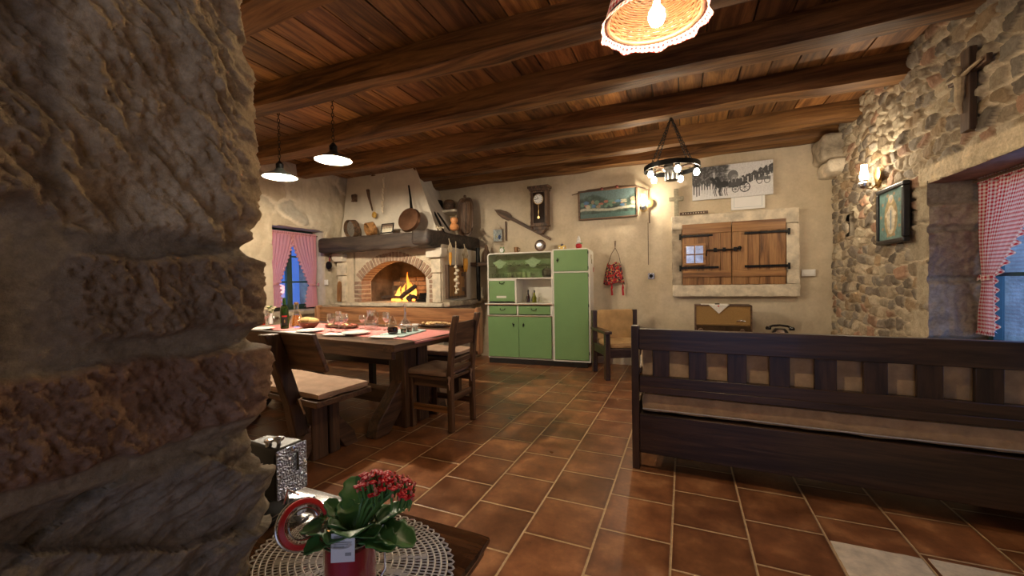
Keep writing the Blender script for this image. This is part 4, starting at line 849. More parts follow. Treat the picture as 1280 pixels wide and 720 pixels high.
# dining bench on the near side (leaning back support, trestle foot)
be = T('dining_bench', 'dark wooden bench with leaning back board on the near side of the table', 'bench', (-2.12, 1.80, 0), -5.2)
k = B(); k.box(-1.75, 0, -.02, .42, .415, .455); k.o('seat_board', TB[0], be, bev=.006)
for x in (-.24, -1.52):
    lg = B(); lg.box(x-.045, x+.045, .08, .20, 0, .415); lo = lg.o('leg', TB[2], be, bev=.006); k = B(); k.box(x-.04, x+.04, .22, .30, .0, .415); k.o('leg_post', TB[2], lo, bev=.006)
    for s_ in (-1, 1): k = B(); k.prism([(s_*.07, .30), (s_*.24, .10), (s_*.27, 0), (s_*.16, 0), (s_*.07, .14)], -.035, .035, TR(x, .19, 0) @ RZ(90)); k.o('brace', TB[1], lo, bev=.006)
    k = B(); k.ring([[Vector((x+dx, y+dy, z)) for dx, dy in ((-.04, -.05), (.04, -.05), (.04, .045), (-.04, .045))] for y, z in ((.02, .20), (-.02, .42), (-.16, .885), (-.165, .895))]); k.o('back_support', DK[2], be, bev=.008)
k = B(); k.ring([[Vector((x, y+dy, z)) for dy, z in ((-.005, .90), (.028, .905), (-.13+.245+.03-.03, .665), (.085, .655))] for x, y in ((-1.75, -.115), (.115, -.115))]); k.o('back_board', TB[0], be, bev=.008)
def cushion(name, M4, w_, d_, h_, label, mat=M_taupe, ties=()):
    k = B(); rbox(k, 0, w_, 0, d_, 0, h_, .04, .006, 8, h_*.42, random.randint(1, 99)); o = k.o(name, mat); o.matrix_world = M4; tag(o, label, 'cushion')
    for pts in ties: k = B(); k.tube(pts, .006, 6, flat=.4); k.o('tie', M_taupe, o)
    return o
BMx = Matrix.Translation((-2.12, 1.80, 0)) @ RZ(-5.2)
cushion('bench_cushion', BMx @ TR(-1.72, .0, .457), 1.71, .41, .045, 'long taupe cushion on the near dining bench', ties=[[(1.5, 0, .01), (1.51, -.02, -.03), (1.50, -.02, -.08)], [(1.55, 0, .01), (1.56, -.03, -.0), (1.60, -.02, -.09)]])
# high-backed bench beyond the table
hb_ = T('high_back_bench', 'reddish-brown high-backed bench beyond the table before the fireplace', 'bench', (-2.08, 3.42, 0), 0)
k = B(); rbox(k, -2.42, -.03, .43, .47, .52, .90, .06, .004, 5, .012, 6, TR(0, 0, 0)); k.o('back_board', RD[0], hb_)
k = B(); k.prism([(0, .40), (.06, .40), (.06, .86), (.045, .915), (.015, .915), (0, .86)], .40, .50, TR(-.035, 0, 0)); k.o('end_post', RD[2], hb_, bev=.01); k = B(); k.prism([(0, 0), (.06, 0), (.06, .86), (.045, .915), (.015, .915), (0, .86)], .40, .50, TR(-2.47, 0, 0)); k.o('end_post', RD[2], hb_, bev=.01)
k = B(); k.box(-2.44, .0, .0, .43, .40, .44); k.o('seat_board', DK[0], hb_, bev=.006); k = B(); k.box(-2.42, -.02, .02, .05, .30, .40); k.o('front_rail', DK[0], hb_, bev=.006)
for x in (-.08, -1.2, -2.42): k = B(); k.box(x, x+.06, .03, .09, 0, .40); k.o('leg', DK[2], hb_, bev=.005)
cushion('bench_cushion', Matrix.Translation((-4.48, 3.43, .442)), 2.36, .40, .045, 'long taupe cushion on the high-backed bench beyond the table')
# chair at the end of the table
ch = T('dining_chair', 'dark wooden dining chair with a taupe cushion at the right end of the table', 'chair', (-2.10, 2.70, 0), -2)
for y in (.0, .33):
    k = B(); k.box(-.025, .025, y-.025, y+.025, 0, .42); k.o('front_leg', TB[2], ch, bev=.004)
    k = B(); k.ring([[Vector((x+dx, y+dy, z)) for dx, dy in ((-.022, -.022), (.022, -.022), (.022, .022), (-.022, .022))] for x, z in ((.39, 0), (.385, .45), (.42, .80), (.445, .90), (.452, .935))]); k.o('back_post', TB[2], ch, bev=.006)
k = B(); k.box(-.03, .38, -.03, .36, .415, .44); k.o('seat', TB[0], ch, bev=.004)
k = B(); k.ring([[Vector((x+dx, y, z)) for dx, z in ((-.012, z0), (.012, z0), (.012+.022, z1), (-.012+.022, z1))] for y in (.02, .31) for x, z0, z1 in ((.405, .68, .875),)]); k.o('back_rest', TB[1], ch, bev=.005)
for z in (.475, .54): k = B(); k.box(.375, .395, .02, .31, z, z+.035); k.o('lower_rail', TB[1], ch, bev=.003)
for y in (0, .33): k = B(); k.box(.0, .39, y-.012, y+.012, .15, .20); k.o('side_stretcher', SH[0] if y == 0 else TB[0], ch, bev=.003)
k = B(); k.box(-.0, .02, 0, .33, .35, .41); k.o('front_apron', TB[1], ch, bev=.003); k = B(); k.box(.37, .395, 0, .33, .24, .29); k.o('back_stretcher', TB[1], ch, bev=.003)
for y in (0, .33): k = B(); k.box(.0, .38, y-.012, y+.012, .35, .415); k.o('side_apron', TB[0], ch, bev=.003)
M4 = Matrix.Translation((-2.10, 2.70, .442)) @ RZ(-2)
bow = lambda y: [[(.395, y, .03), (.41, y-.01, .01), (.425, y-.03, -.0), (.43, y-.02, -.10)], [(.395, y, .03), (.43, y+.02, .0), (.46, y+.03, .02), (.43, y+.0, .03)], [(.40, y, .03), (.44, y-.03, .0), (.43, y-.04, -.05)]]
cushion('chair_cushion', M4 @ TR(-.035, -.035, 0), .40, .39, .045, 'taupe seat cushion tied to the chair at the right end of the table', ties=bow(.035)+bow(.365))
# ============================================================ LAMPS
M_enam = plain('white_enamel', (.85, .82, .76), .3, 0, .02, 5, 0); M_shade = plain('dark_green_shade', (.03, .035, .03), .35, .2, .2, 9, 0)
M_red_cloth = gingham('red_check_cloth', (.48, .008, .022), .012, 'check', (.74, .66, .60), .2); M_pinkstripe = gingham('pink_check_cloth', (.52, .06, .09), .006, 'check', (.74, .50, .48)); M_runner = gingham('red_runner_cloth', (.50, .05, .06), .004, 'check', (.70, .42, .38), 0)
def chain(k, a, b_, r=.006, n=None):
    a, b_ = Vector(a), Vector(b_); L_ = (b_-a).length; n = n or int(L_/.032); d = (b_-a)/n; t = d.normalized(); s_ = t.orthogonal().normalized(); u_ = t.cross(s_)
    for i in range(n):
        c_ = a+d*(i+.5); w_ = s_ if i % 2 else u_
        k.tube([c_+t*.021*math.cos(q)+w_*.010*math.sin(q) for q in [j*math.pi/4 for j in range(8)]], .0028, 5, closed=True)
def pendant(px, py, z, label, top):
    p = aZ(px, py, z); t = T('pendant_lamp', label, 'lamp', p, 0, 'pendant lamps over the dining table')
    k = B(); R0 = .152; prof = [(R0, 0), (R0+.004, .004), (R0*.75, .030), (.05, .060), (.032, .085)]
    inn = [(R0-.004, .003), (R0*.75-.004, .026), (.048, .056), (.03, .08)]
    k.lathe(prof, 32, None, False); k.o('lamp_shade', M_shade, t)
    k = B(); k.lathe(inn, 32, None, False); k.o('shade_lining', M_enam, t)
    k = B(); k.lathe([(.032, .082), (.034, .125), (.015, .150), (.004, .16)], 16); k.o('socket', M_iron, t)
    k = B(); k.lathe([(.014, .085), (.018, .065), (.030, .042), (.032, .022), (.022, .002), (.004, -.004)], 18); k.o('bulb', M_bulb, t)
    k = B(); chain(k, (0, 0, .15), (0, 0, top-z)); k.o('chain', M_iron, t)
    light('pendant_light', (0, 0, .01), P_PENDANT, WARMW, .035, t)
pendant(417, 201, 2.27, 'white-lined pendant lamp over the table, the right one of the pair', 2.91)
pendant(350, 222, 2.22, 'white-lined pendant lamp over the table, the left one beside the doorway stone', 2.91)

# wicker basket lamp with gingham ruffle
bc = Vector((-.105, 1.75, 2.27)); t = T('basket_lamp', 'upturned wicker basket lamp with a red gingham ruffle near the front of the ceiling', 'lamp', bc)
M_wick = plain('wicker', (.13, .050, .018), .55, 0, .4, 40, .3, 120)
def bk(th, s_, R0=.178, H=.15): r_ = R0*math.cos(s_*math.pi/2)**.75 if s_ < 1 else 0; return Vector((r_*1.03*math.cos(th), r_*.95*math.sin(th), H*math.sin(s_*math.pi/2)))
k = B()
for i in range(30):
    th = 2*math.pi*i/30; k.tube([bk(th, s_*.93/12) for s_ in range(13)], .0028, 5)
for j in range(24):
    s_ = .02+j*.038; n_ = 90; k.tube([bk(2*math.pi*i/n_, s_)*(1+.022*math.sin(15*2*math.pi*i/n_+math.pi*(j % 2))) for i in range(n_)], .0042, 5, closed=True)
k.o('wicker_shade', M_wick, t)
k = B(); k.tube([bk(2*math.pi*i/40, 0)*1.02 for i in range(40)], .010, 8, closed=True); k.o('rim', OLD[0], t)
k = B(); nn = 220
def ruf(a, b_):
    th = 2*math.pi*a; w_ = math.sin(th*9)*.5+math.sin(th*17+1)*.3; p = bk(th, 0); p = p*(1.035+b_*(.13+.06*w_)); p.z = .012-b_*(.045+.006*w_); return p
k.grid(ruf, nn, 5, lambda a, b_: (a*1.55, b_*.065)); k.o('gingham_ruffle', M_red_cloth, t)
k = B()
k.grid(lambda a, b_: bk(2*math.pi*a, -.0+b_*.25)*(1.045+.01*math.sin(2*math.pi*a*14)), nn, 3, lambda a, b_: (a*1.4, b_*.05)); k.o('gingham_band', M_red_cloth, t)
k = B(); k.lathe([(.012, .085), (.014, .07), (.030, .045), (.034, .02), (.024, -.005), (.003, -.015)], 20, TR(.012, -.01, -.03)); k.o('bulb', M_bulb, t)
k = B(); k.lathe([(.018, .08), (.020, .13), (.012, .17)], 16, TR(.012, -.01, 0)); k.tube([(0.012, -.01, .16), (0, 0, .64)], .006, 8); k.o('cord_and_socket', M_iron, t)
light('basket_light', (.012, -.01, -.042), P_BASKET, WARM, .03, t)

# wagon-hub chandelier
cc_ = Vector((-.10, 4.09, 2.245)); t = T('chandelier', 'iron-hooped wagon wheel chandelier with five lit bulbs hung before the back wall', 'chandelier', cc_)
k = B(); k.lathe([(.245, -.02), (.25, -.02), (.25, .025), (.243, .025), (.243, -.018)], 40, None, False); k.o('hoop', M_iron, t)
k = B(); k.lathe([(.048, -.118), (.060, -.115), (.062, -.03), (.085, .0), (.07, .03), (.055, .05), (.05, .05)], 24); k.o('hub', plain('hub_metal', (.07, .065, .06), .3, .6, .15, 30, .1), t)
for i in range(5):
    a = math.radians(-75+72*i); c_, s_ = math.cos(a), math.sin(a); k = B(); k.tube([(.06*c_, .06*s_, .0), (.15*c_, .15*s_, .012), (.245*c_, .245*s_, -.0)], [.010, .016, .012], 8); k.o('spoke', OLD[0], t)
    b0 = Vector((.215*c_, .215*s_, 0)); k = B(); k.lathe([(.019, .0), (.021, -.03), (.016, -.035)], 14, Matrix.Translation(b0)); so = k.o('bulb_holder', M_iron, t)
    k = B(); k.lathe([(.013, -.034), (.024, -.052), (.027, -.07), (.018, -.09), (.003, -.096)], 16, Matrix.Translation(b0)); k.o('bulb', M_bulb, so)
    light('chandelier_light', b0+Vector((0, 0, -.07)), P_CHAND, WARMW, .026, t)
for i in range(4):
    a = math.radians(45+90*i); k = B(); chain(k, (.235*math.cos(a), .235*math.sin(a), .02), (0, 0, .475), n=18); k.o('chain', M_iron, t)

# oil-lamp wall sconces
def sconce(loc, rz, label):
    t = T('wall_sconce', label, 'lamp', loc, rz, 'oil lamp style wall sconces')  # local -y points into the room
    k = B(); k.lathe([(.055, 0), (.05, .010), (.02, .015)], 20, TR(0, 0, -.02) @ RX(90)); k.tube([(0, -.01, -.04), (0, -.05, -.075), (0, -.10, -.06)], .007); k.o('bracket', M_brass, t)
    k = B(); k.lathe([(.02, -.07), (.045, -.05), (.05, -.025), (.025, -.005), (.028, .005)], 22, TR(0, -.10, 0)); k.o('oil_font', M_steel, t)
    k = B(); k.lathe([(.024, .0), (.034, .035), (.026, .075), (.020, .13), (.022, .14)], 20, TR(0, -.10, 0)); k.o('glass_chimney', M_chim, t)
    k = B(); k.lathe([(.06, 0), (.055, -.006), (.01, -.016)], 24, TR(.065, -.035, .03) @ RX(90)); k.o('reflector', M_brass, t)
    light('sconce_light', (0, -.155, .06), P_SCONCE, WARMW, .04, t)
sp1 = aY(804, 256, 5.585); sconce((sp1.x, 5.69, sp1.z), 0, 'lit oil-lamp sconce on the back wall beside the framed green picture')
sp2 = aX(1081, 226, 1.47); sconce((1.565, sp2.y, sp2.z), -90, 'lit oil-lamp sconce on the rubble stone wall left of the framed blue-gold icon')

# ============================================================ BACK WALL DECORATION
YB = 5.685
wc = T('wall_clock', 'tall dark carved wooden pendulum wall clock high on the back wall', 'clock', (-1.96, 5.69, 1.93), 0)
k = B()
for a in ((-.13, .13, -.13, 0, .08, .60), (-.165, .165, -.17, 0, .63, .665), (-.145, .145, -.15, 0, .595, .64), (-.14, .14, -.14, 0, .07, .10), (-.11, .11, -.11, 0, .02, .075)): k.box(*a)
k.prism([(-.09, .03), (.09, .03), (.03, -.04), (-.03, -.04)], -.09, 0); k.o('clock_case', OLD[2], wc, bev=.006)
for x in (-.115, .115): k = B(); k.lathe([(.012, .10), (.018, .13), (.010, .16), (.015, .25), (.010, .34), (.015, .44), (.010, .52), (.018, .56), (.012, .59)], 12, TR(x, -.14, 0)); k.ball((x, -.12, .05), .018); k.o('turned_column', OLD[2], wc)
k = B(); k.box(-.085, .085, -.133, -.130, .12, .57); k.o('door_glass', plain('dark_clock_glass', (.03, .02, .015), .08, 0, .1, 9, 0), wc, smooth=0)
k = B(); k.lathe([(.078, 0), (.08, .008), (.07, .012)], 32, TR(0, -.133, .47) @ RX(90), False); k.o('dial_ring', M_brass, wc); k = B(); k.lathe([(.070, 0), (.069, .003)], 32, TR(0, -.140, .47) @ RX(90)); dl = k.o('dial', M_paper, wc)
k = B()
for i in range(12): k.box(-.0025, .0025, -.1455, -.1435, .047, .062, TR(0, 0, .47) @ RY(30*i))
k.box(-.003, .003, -.147, -.145, 0, .040, TR(0, 0, .47) @ RY(-18)); k.box(-.003, .003, -.147, -.145, 0, .055, TR(0, 0, .47) @ RY(-95)); k.o('dial_marks', M_black, dl, smooth=0)
k = B(); k.lathe([(.02, 0), (.018, .006)], 20, TR(0, -.137, .20) @ RX(90)); k.box(-.0015, .0015, -.14, -.136, .22, .38); k.o('pendulum', M_brass, wc)
# carved paddle
a, b_ = aY(618, 262, 5.66), aY(687, 299, 5.60); L_ = (b_-a).length; an = math.atan2(b_.z-a.z, b_.x-a.x)
k = B(); pf = [(0, .0), (.03, .012), (.10, .045), (.20, .062), (.28, .055), (.33, .022), (.36, .026), (L_*.75, .020), (L_, .016)]
k.ring([[Vector((x, -.012, -w_)), Vector((x, -.012, w_)), Vector((x, .012, w_)), Vector((x, .012, -w_))] for x, w_ in [(x, max(w_, .002)) for x, w_ in pf]])
o = k.o('wooden_paddle', OLD[0], bev=.004); o.location = a; o.rotation_euler = (0, -an, 0); tag(o, 'long dark wooden paddle hung slanting under the wall clock', 'paddle')
# framed wide picture: a plain green landscape
A, C_ = aY(725.5, 274, 5.655), aY(795, 232, 5.655); W_, H_ = C_.x-A.x, .37
t = T('framed_picture', 'wide framed dark green picture with a pale band on the back wall', 'picture', (A.x, 5.655, A.z), 0)
im = Img(150, 76, (.035, .06, .045)); n_ = fbm(im.x*9, im.y*5, 4, 50)
im.a *= (1+.8*n_)[..., None]; im.rect(0, 1, .0, .16, (.05, .10, .085)); im.put(sst(.30, .10, np.abs(im.y-.30-.03*np.sin(im.x*9)-.03*fbm(im.x*5, im.y*3, 3, 52))*4), (.42, .40, .30), .8)
rs = np.random.RandomState(5)
for i in range(34):
    x_ = rs.uniform(.03, .97); y_ = .50+rs.uniform(-.10, .12); im.ell(x_, y_, .02+.04*rs.rand(), .03+.05*rs.rand(), [(.25, .17, .10), (.06, .14, .26), (.38, .33, .22), (.10, .18, .12), (.33, .10, .06)][rs.randint(5)], .8)
im.put(sst(.0, .1, im.y-.68-.12*np.sin(im.x*7)-.05*fbm(im.x*12, im.y, 3, 53)), (.10, .15, .15), .8)
im.a *= (1+.25*fbm(im.x*40, im.y*22, 3, 51))[..., None]
im.mesh('picture_sheet', W_, H_, M_pic, t, TR(0, -.006, 0)); frame_mesh(W_, H_, .022, .03, TR(0, 0.005, 0)).o('frame', OLD[0], t, bev=.004)
t.rotation_euler = (math.radians(3), 0, 0)
# whip / branch over the picture with hanging strap
k = B(); pts = [aY(715, 244, 5.63), aY(735, 238, 5.63), aY(752, 236, 5.62), aY(770, 233, 5.63), aY(794, 232, 5.62), aY(812, 238, 5.65)]
k.tube(pts, [.006, .010, .012, .011, .012, .006], 8); o = k.o('wooden_branch', OLD[0])
k = B(); k.tube([aY(810, 237, 5.66), aY(811, 260, 5.66), aY(812, 279, 5.66)], .008, 6); k.o('strap', OLD[2], o)
for x_, y_ in ((752, 236), (771, 233)): k = B(); k.ball(aY(x_, y_, 5.61), .022, (1.1, .8, .9), 10); k.o('knot', plain('dark_red_knot', (.16, .03, .02), .6), o)
tag(o, 'thin dark branch with two knots along the top of the wide green picture', 'branch')
k = B(); k.tube([aY(810, 278, 5.67), aY(810.5, 331, 5.675)], .004, 5); tag(k.o('cable', OLD[2]), 'thin cable running down the back wall from the lit sconce', 'cable')
def plate_switch(name, px, py, X=None, Y=None, w_=.08, h_=.08, label='', mat=M_plast, rz=0, rocker=True, cat='switch'):
    p = aY(px, py, Y) if Y else aX(px, py, X); t = T(name, label, cat, p, rz)
    k = B(); k.box(-w_/2, w_/2, -.010, .006, -h_/2, h_/2); k.o('cover_plate', mat, t, bev=.003)
    k = B()
    if rocker: k.box(-w_/2+.014, w_/2-.014, -.015, -.009, -h_/2+.014, h_/2-.014); k.o('rocker', mat, t, bev=.002)
    else: k.lathe([(.024, 0), (.024, .002), (.02, .0025)], 20, TR(0, -.010, 0) @ RX(90)); k.o('socket_hole', M_iron, t)
plate_switch('wall_socket', 814, 345, Y=5.68, label='small grey wall socket with a dark centre below the cable', mat=M_steel, rocker=False, cat='socket')
plate_switch('light_switch', 1010.5, 341, Y=5.68, w_=.135, label='wide white double light switch to the right of the shutters')
plate_switch('light_switch', 408, 353, Y=LY1-.012, w_=.07, label='small white light switch on the window jamb beside the fireplace')
# embroidered bag
bp_ = aY(769, 301, 5.66); t = T('embroidered_bag', 'red patterned woven shoulder bag hanging on the back wall', 'bag', bp_)
M_bag = newmat('red_woven_pattern'); mm, nt, b = M_bag; vb = coords(nt); vo = nt.nodes.new('ShaderNodeTexVoronoi'); vo.inputs['Scale'].default_value = 55; nt.links.new(vb, vo.inputs[0])
nt.links.new(ramp(nt, vo.outputs['Color'], [(.0, (.02, .015, .015)), (.33, (.03, .015, .02)), (.42, (.38, .01, .015)), (.58, (.45, .02, .02)), (.64, (.03, .03, .05)), (.78, (.50, .30, .10)), (.82, (.40, .02, .02)), (1, (.55, .50, .40))]), b.inputs[0]); b.inputs['Roughness'].default_value = .9; M_bag = mm
k = B()
def bagf(a, b__):
    x = (a-.5)*(.16+.13*b__**.7); z = -.30-.30*b__-.02*math.sin(a*math.pi)*(1-b__)+.0; return x, z
for sgn in (-1, 1): k.grid(lambda a, b__: Vector((bagf(a, b__)[0]-.02, sgn*.035*math.sin(math.pi*a)*(.4+.6*b__)-.02+.006*math.sin(a*20)*(1-b__), bagf(a, b__)[1]-(.02*math.sin(a*7)))), 20, 14)
k.o('bag_body', M_bag, t, solid=.004)
k = B(); k.tube([(-.10, -.02, -.33), (-.05, -.02, -.18), (.0, -.01, -.10), (-.008, -.005, 0)], .005, 6); k.tube([(.07, -.02, -.31), (.05, -.02, -.2), (.0, -.012, -.10), (.008, -.005, 0)], .005, 6); k.o('strap', OLD[0], t)
for x in (-.05, .10): k = B(); k.tube([(x, -.02, -.60), (x, -.02, -.66), (x-.004, -.02, -.67), (x+.004, -.02, -.76)], [.005, .016, .012, .014], 8); k.o('tassel', plain('red_tassel', (.42, .01, .02), .9, 0, .3, 60, .4), t)
# stone cross, plaque, poster, notice
p = aY(845.5, 270, 5.66); k = B(); rbox(k, -.028, .028, -.03, .0, 0, .36, .02, .004, 20, .006, 2); rbox(k, -.088, .088, -.032, -.002, .20, .255, .02, .004, 20, .006, 3)
tag(k.o('stone_cross', plain('aged_cross_stone', (.27, .24, .165), .9, 0, .3, 40, .6)), 'small pale stone cross standing over the left end of the shutter lintel', 'cross', None, (p.x, 5.68, 2.012))
p = aY(867, 266, 5.64); k = B(); k.box(-.165, .165, -.02, 0, 0, .035); o = tag(k.o('wooden_plaque', OLD[0], bev=.003), 'narrow dark wooden plaque lying on the shutter lintel beside the stone cross', 'plaque', None, (p.x, 5.62, 2.012))
k = B()
for i in range(9): k.box(-.13+i*.03, -.118+i*.03, -.0215, -.02, .01, .024)
k.o('pale_marks', M_lime, o, smooth=0)
A = aY(865.5, 251.5, 5.66); Bx = aY(966, 243, 5.66); W_ = Bx.x-A.x; H_ = aY(966, 200, 5.66).z-Bx.z
t = T('photo_poster', 'large black and white photograph of a horse-drawn carriage beside a row of trees', 'poster', (A.x, 5.66, A.z), 0)
im = Img(330, 150, (.72, .71, .70)); x, y = im.x, im.y
im.put(sst(.0, .25, fbm(x*10, y*6, 5, 60)+(y-.62)*2.0-np.abs(x-.9)*.9*(x > .5)-.0)*(y > .35)*(x < .99), (.03, .03, .03), .0)
im.put(sst(.42+.10*fbm(x*30, y*3, 4, 61), .46+.10*fbm(x*30, y*3, 4, 61), y)*sst(.50, .44, x+.05*fbm(x*3, y*9, 4, 66)), (.05, .05, .05), .95)       # dark trees and houses on the left
im.put(sst(.05, .3, fbm(x*26, y*14, 4, 62))*(y > .45)*(x < .46), (.26, .26, .26), .7)
for i in range(11): im.rect(.015+.035*i, .030+.035*i, .10+.1*rs.rand(), .52, (.05, .05, .05), .9)
im.rect(.265, .30, .60, .80, (.6, .6, .6), .8)
ty = .50+.42*np.clip((x-.52)/.48, 0, 1); im.put((((y < ty+.08*fbm(x*22, y*6, 4, 63)) & (y > ty-.24-.12*(x-.5)) & (x > .46))).astype(float), (.04, .04, .04), .95)
im.put(((fbm(x*40, y*20, 4, 64) > .5) & (x > .46) & (y > .45) & (y < .9)).astype(float), (.5, .5, .5), .6)
im.ell(.52, .66, .065, .16, (.10, .10, .10), .9); im.ell(.54, .60, .04, .08, (.35, .35, .35), .6)
for i in range(12): xx = .60+.033*i; im.rect(xx, xx+.012, .36+.01*i, .56+.008*i, (.75, .75, .74) if i % 2 else (.1, .1, .1), .9)
im.rect(.0, 1, 0, .02, (.6, .6, .6)); im.put(((y < .30) & (x > .12)).astype(float), (.68, .67, .66), .8)
# carriage and horses
for hx_ in (.32, .38):
    im.ell(hx_+.03, .42, .055, .10, (.03, .03, .03)); im.line(hx_-.03, .50, hx_-.06, .62, .045, (.03, .03, .03), 2.3); im.ell(hx_-.07, .61, .022, .045, (.03, .03, .03))
    for q in (-.02, .0, .05, .075): im.line(hx_+q, .38, hx_+q-.02, .20, .012, (.04, .04, .04), 2.3); im.line(hx_+q-.02, .20, hx_+q-.005, .08, .010, (.04, .04, .04), 2.3)
im.line(.40, .36, .62, .34, .010, (.05, .05, .05), 2.3); im.rect(.49, .66, .33, .46, (.08, .08, .08), .95); im.rect(.50, .56, .45, .58, (.25, .25, .25), .9)
for wx, wr_ in ((.55, .10), (.665, .15)):
    im.ringe(wx, .24 if wr_ < .12 else .28, wr_*.44, wr_, .18, (.03, .03, .03))
    for q in range(8): im.line(wx, .24 if wr_ < .12 else .28, wx+wr_*.42*math.cos(q*math.pi/4), (.24 if wr_ < .12 else .28)+wr_*.95*math.sin(q*math.pi/4), .006, (.05, .05, .05), 2.3)
for wx in (.53, .575, .62): im.ell(wx, .56, .014, .04, (.5, .5, .5)); im.ell(wx, .50, .018, .06, (.08, .08, .08))
for wx in (.84, .93): im.ringe(wx, .42, .035, .09, .22, (.06, .06, .06))
im.rect(.82, .97, .44, .54, (.12, .12, .12), .9); im.a *= (1+.12*fbm(x*60, y*28, 3, 65))[..., None]
im.mesh('poster_print', W_, H_, M_pic, t, TR(0, -.0265, 0)); k = B(); k.box(0, W_, -.025, 0, 0, H_); k.o('poster_board', M_paper, t)
A = aY(914, 263, 5.68); Bx = aY(956, 247, 5.68); t = T('white_notice', 'plain white framed notice under the black and white photograph', 'notice', (A.x, 5.678, A.z-.0), 0)
k = B(); k.box(0, Bx.x-A.x, -.008, .006, 0, .20); k.o('notice_sheet', M_paper, t); k = B()
W_ = Bx.x-A.x
for a in ((.03, W_-.03, .025, .028), (.03, W_-.03, .168, .171), (.03, .033, .025, .17), (W_-.033, W_-.03, .025, .17)): k.box(a[0], a[1], -.0095, -.008, a[2], a[3])
k.o('thin_border', plain('grey_line', (.35, .42, .45), .6, 0, .05, 5, 0), t, smooth=0)
# four-pane mirror frame hanging on the left shutter
A = aY(855, 332, 5.57); Bx = aY(882, 304, 5.57); W_, H_ = Bx.x-A.x, Bx.z-A.z
t = T('framed_mirror', 'small wooden four-pane mirror hanging on the left shutter', 'mirror', (A.x, 5.583, A.z), 0)
fm = B()
for a in ((0, W_, 0, .028), (0, W_, H_-.028, H_), (0, .028, .028, H_-.028), (W_-.028, W_, .028, H_-.028), (W_/2-.007, W_/2+.007, .028, H_-.028), (.028, W_/2-.007, H_/2-.007, H_/2+.007), (W_/2+.007, W_-.028, H_/2-.007, H_/2+.007)): fm.box(a[0], a[1], -.03, 0, a[2], a[3])
fm.o('frame', SH[0], t, bev=.003); k = B(); k.box(.02, W_-.02, -.010, -.006, .02, H_-.02); k.o('mirror_glass', plain('mirror', (.70, .66, .60), .12, 1, .5, 5, .6, 9), t, smooth=0)
# hanging small picture and lath left of the cupboard ornaments
A = aY(617, 302, 5.66); t = T('hanging_tile', 'small blue and white picture tile hung on a string above the alarm clock', 'picture', (A.x, 5.672, A.z), 0); im = Img(40, 50, (.50, .55, .52)); im.put(sst(.1, .3, fbm(im.x*7, im.y*9, 3, 70)), (.16, .22, .24), .8); im.ell(.7, .35, .14, .2, (.03, .08, .25)); im.rect(0, 1, 0, .06, (.6, .6, .58)); im.rect(0, 1, .94, 1, (.6, .6, .58)); im.ell(.35, .4, .1, .1, (.55, .45, .1), .7)
im.mesh('tile_face', .15, .185, M_pic, t, TR(0, -.0135, 0)); k = B(); k.box(-.004, .154, -.012, 0, -.004, .189); k.o('tile_board', M_lime2, t); k = B(); k.tube([(.01, -.006, .19), (.065, -.004, .285), (.14, -.006, .19)], .0025, 5); k.o('string', M_rope, t)
p = aY(632.5, 300, 5.67); k = B(); k.box(-.010, .010, -.012, 0, -.01, .29); tag(k.o('wooden_lath', OLD[2]), 'thin vertical wooden lath on the wall above the striped mug', 'lath', None, (p.x, 5.675, p.z))

# ============================================================ MANTEL AND HOOD THINGS
MZ = 1.90
def disc_thing(name, px, py, r, Y, label, cat, tilt=18, mat=None, depth=.10, rz=0, mats=None, z=None):
    p = aY(px, py, Y); t = T(name, label, cat, (p.x, Y, z if z is not None else p.z-r), rz); Mx = TR(0, 0, r) @ RX(90-tilt) 
    return t, Mx
t, Mx = disc_thing('flour_sieve', 440, 289, .135, 4.54, 'large round wooden flour sieve leaning on the hood, left end of the mantel', 'sieve', -8, rz=-12, z=1.886)
k = B(); k.lathe([(.135, -.05), (.138, .05), (.129, .05), (.126, -.05), (.135, -.05)], 32, Mx, False); k.o('wooden_hoop', OLD[0], t); k = B(); k.lathe([(.126, -.0), (.10, -.002), (.05, .0), (.001, .001)], 28, Mx); k.o('mesh_bottom', plain('grey_sieve_mesh', (.20, .18, .15), .6, .3, .4, 50, .6, 200), t)
t, Mx = disc_thing('flour_sieve', 463, 291, .102, 4.50, 'smaller tan wooden sieve beside the large one on the mantel', 'sieve', -16, rz=-25, z=1.885)
k = B(); k.lathe([(.10, -.055), (.103, .05), (.092, .052), (.09, -.05), (.10, -.055)], 32, Mx, False); k.o('wooden_hoop', SH[0], t); k = B(); k.lathe([(.09, -.045), (.05, -.046), (.001, -.046)], 28, Mx); k.o('sieve_bottom', OLD[0], t)
A = aY(477, 298, 4.42); t = T('framed_photograph', 'small dark framed group photograph leaning on the mantel', 'picture', (A.x, 4.42, 1.895), -3); im = Img(60, 34, (.10, .07, .05)); 
for i in range(9): im.ell(.08+.105*i, .30, .05, .26, (.55, .50, .38)); im.ell(.08+.105*i, .66, .03, .09, (.5, .4, .28))
for i in range(8): im.ell(.13+.105*i, .1, .05, .14, (.6, .55, .42))
Mq = RX(-12); im.mesh('photograph', .20, .115, M_pic, t, Mq @ TR(0, -.005, .015)); frame_mesh(.20, .115, .014, .014, Mq @ TR(0, 0.002, .015)).o('frame', M_black, t, bev=.003)
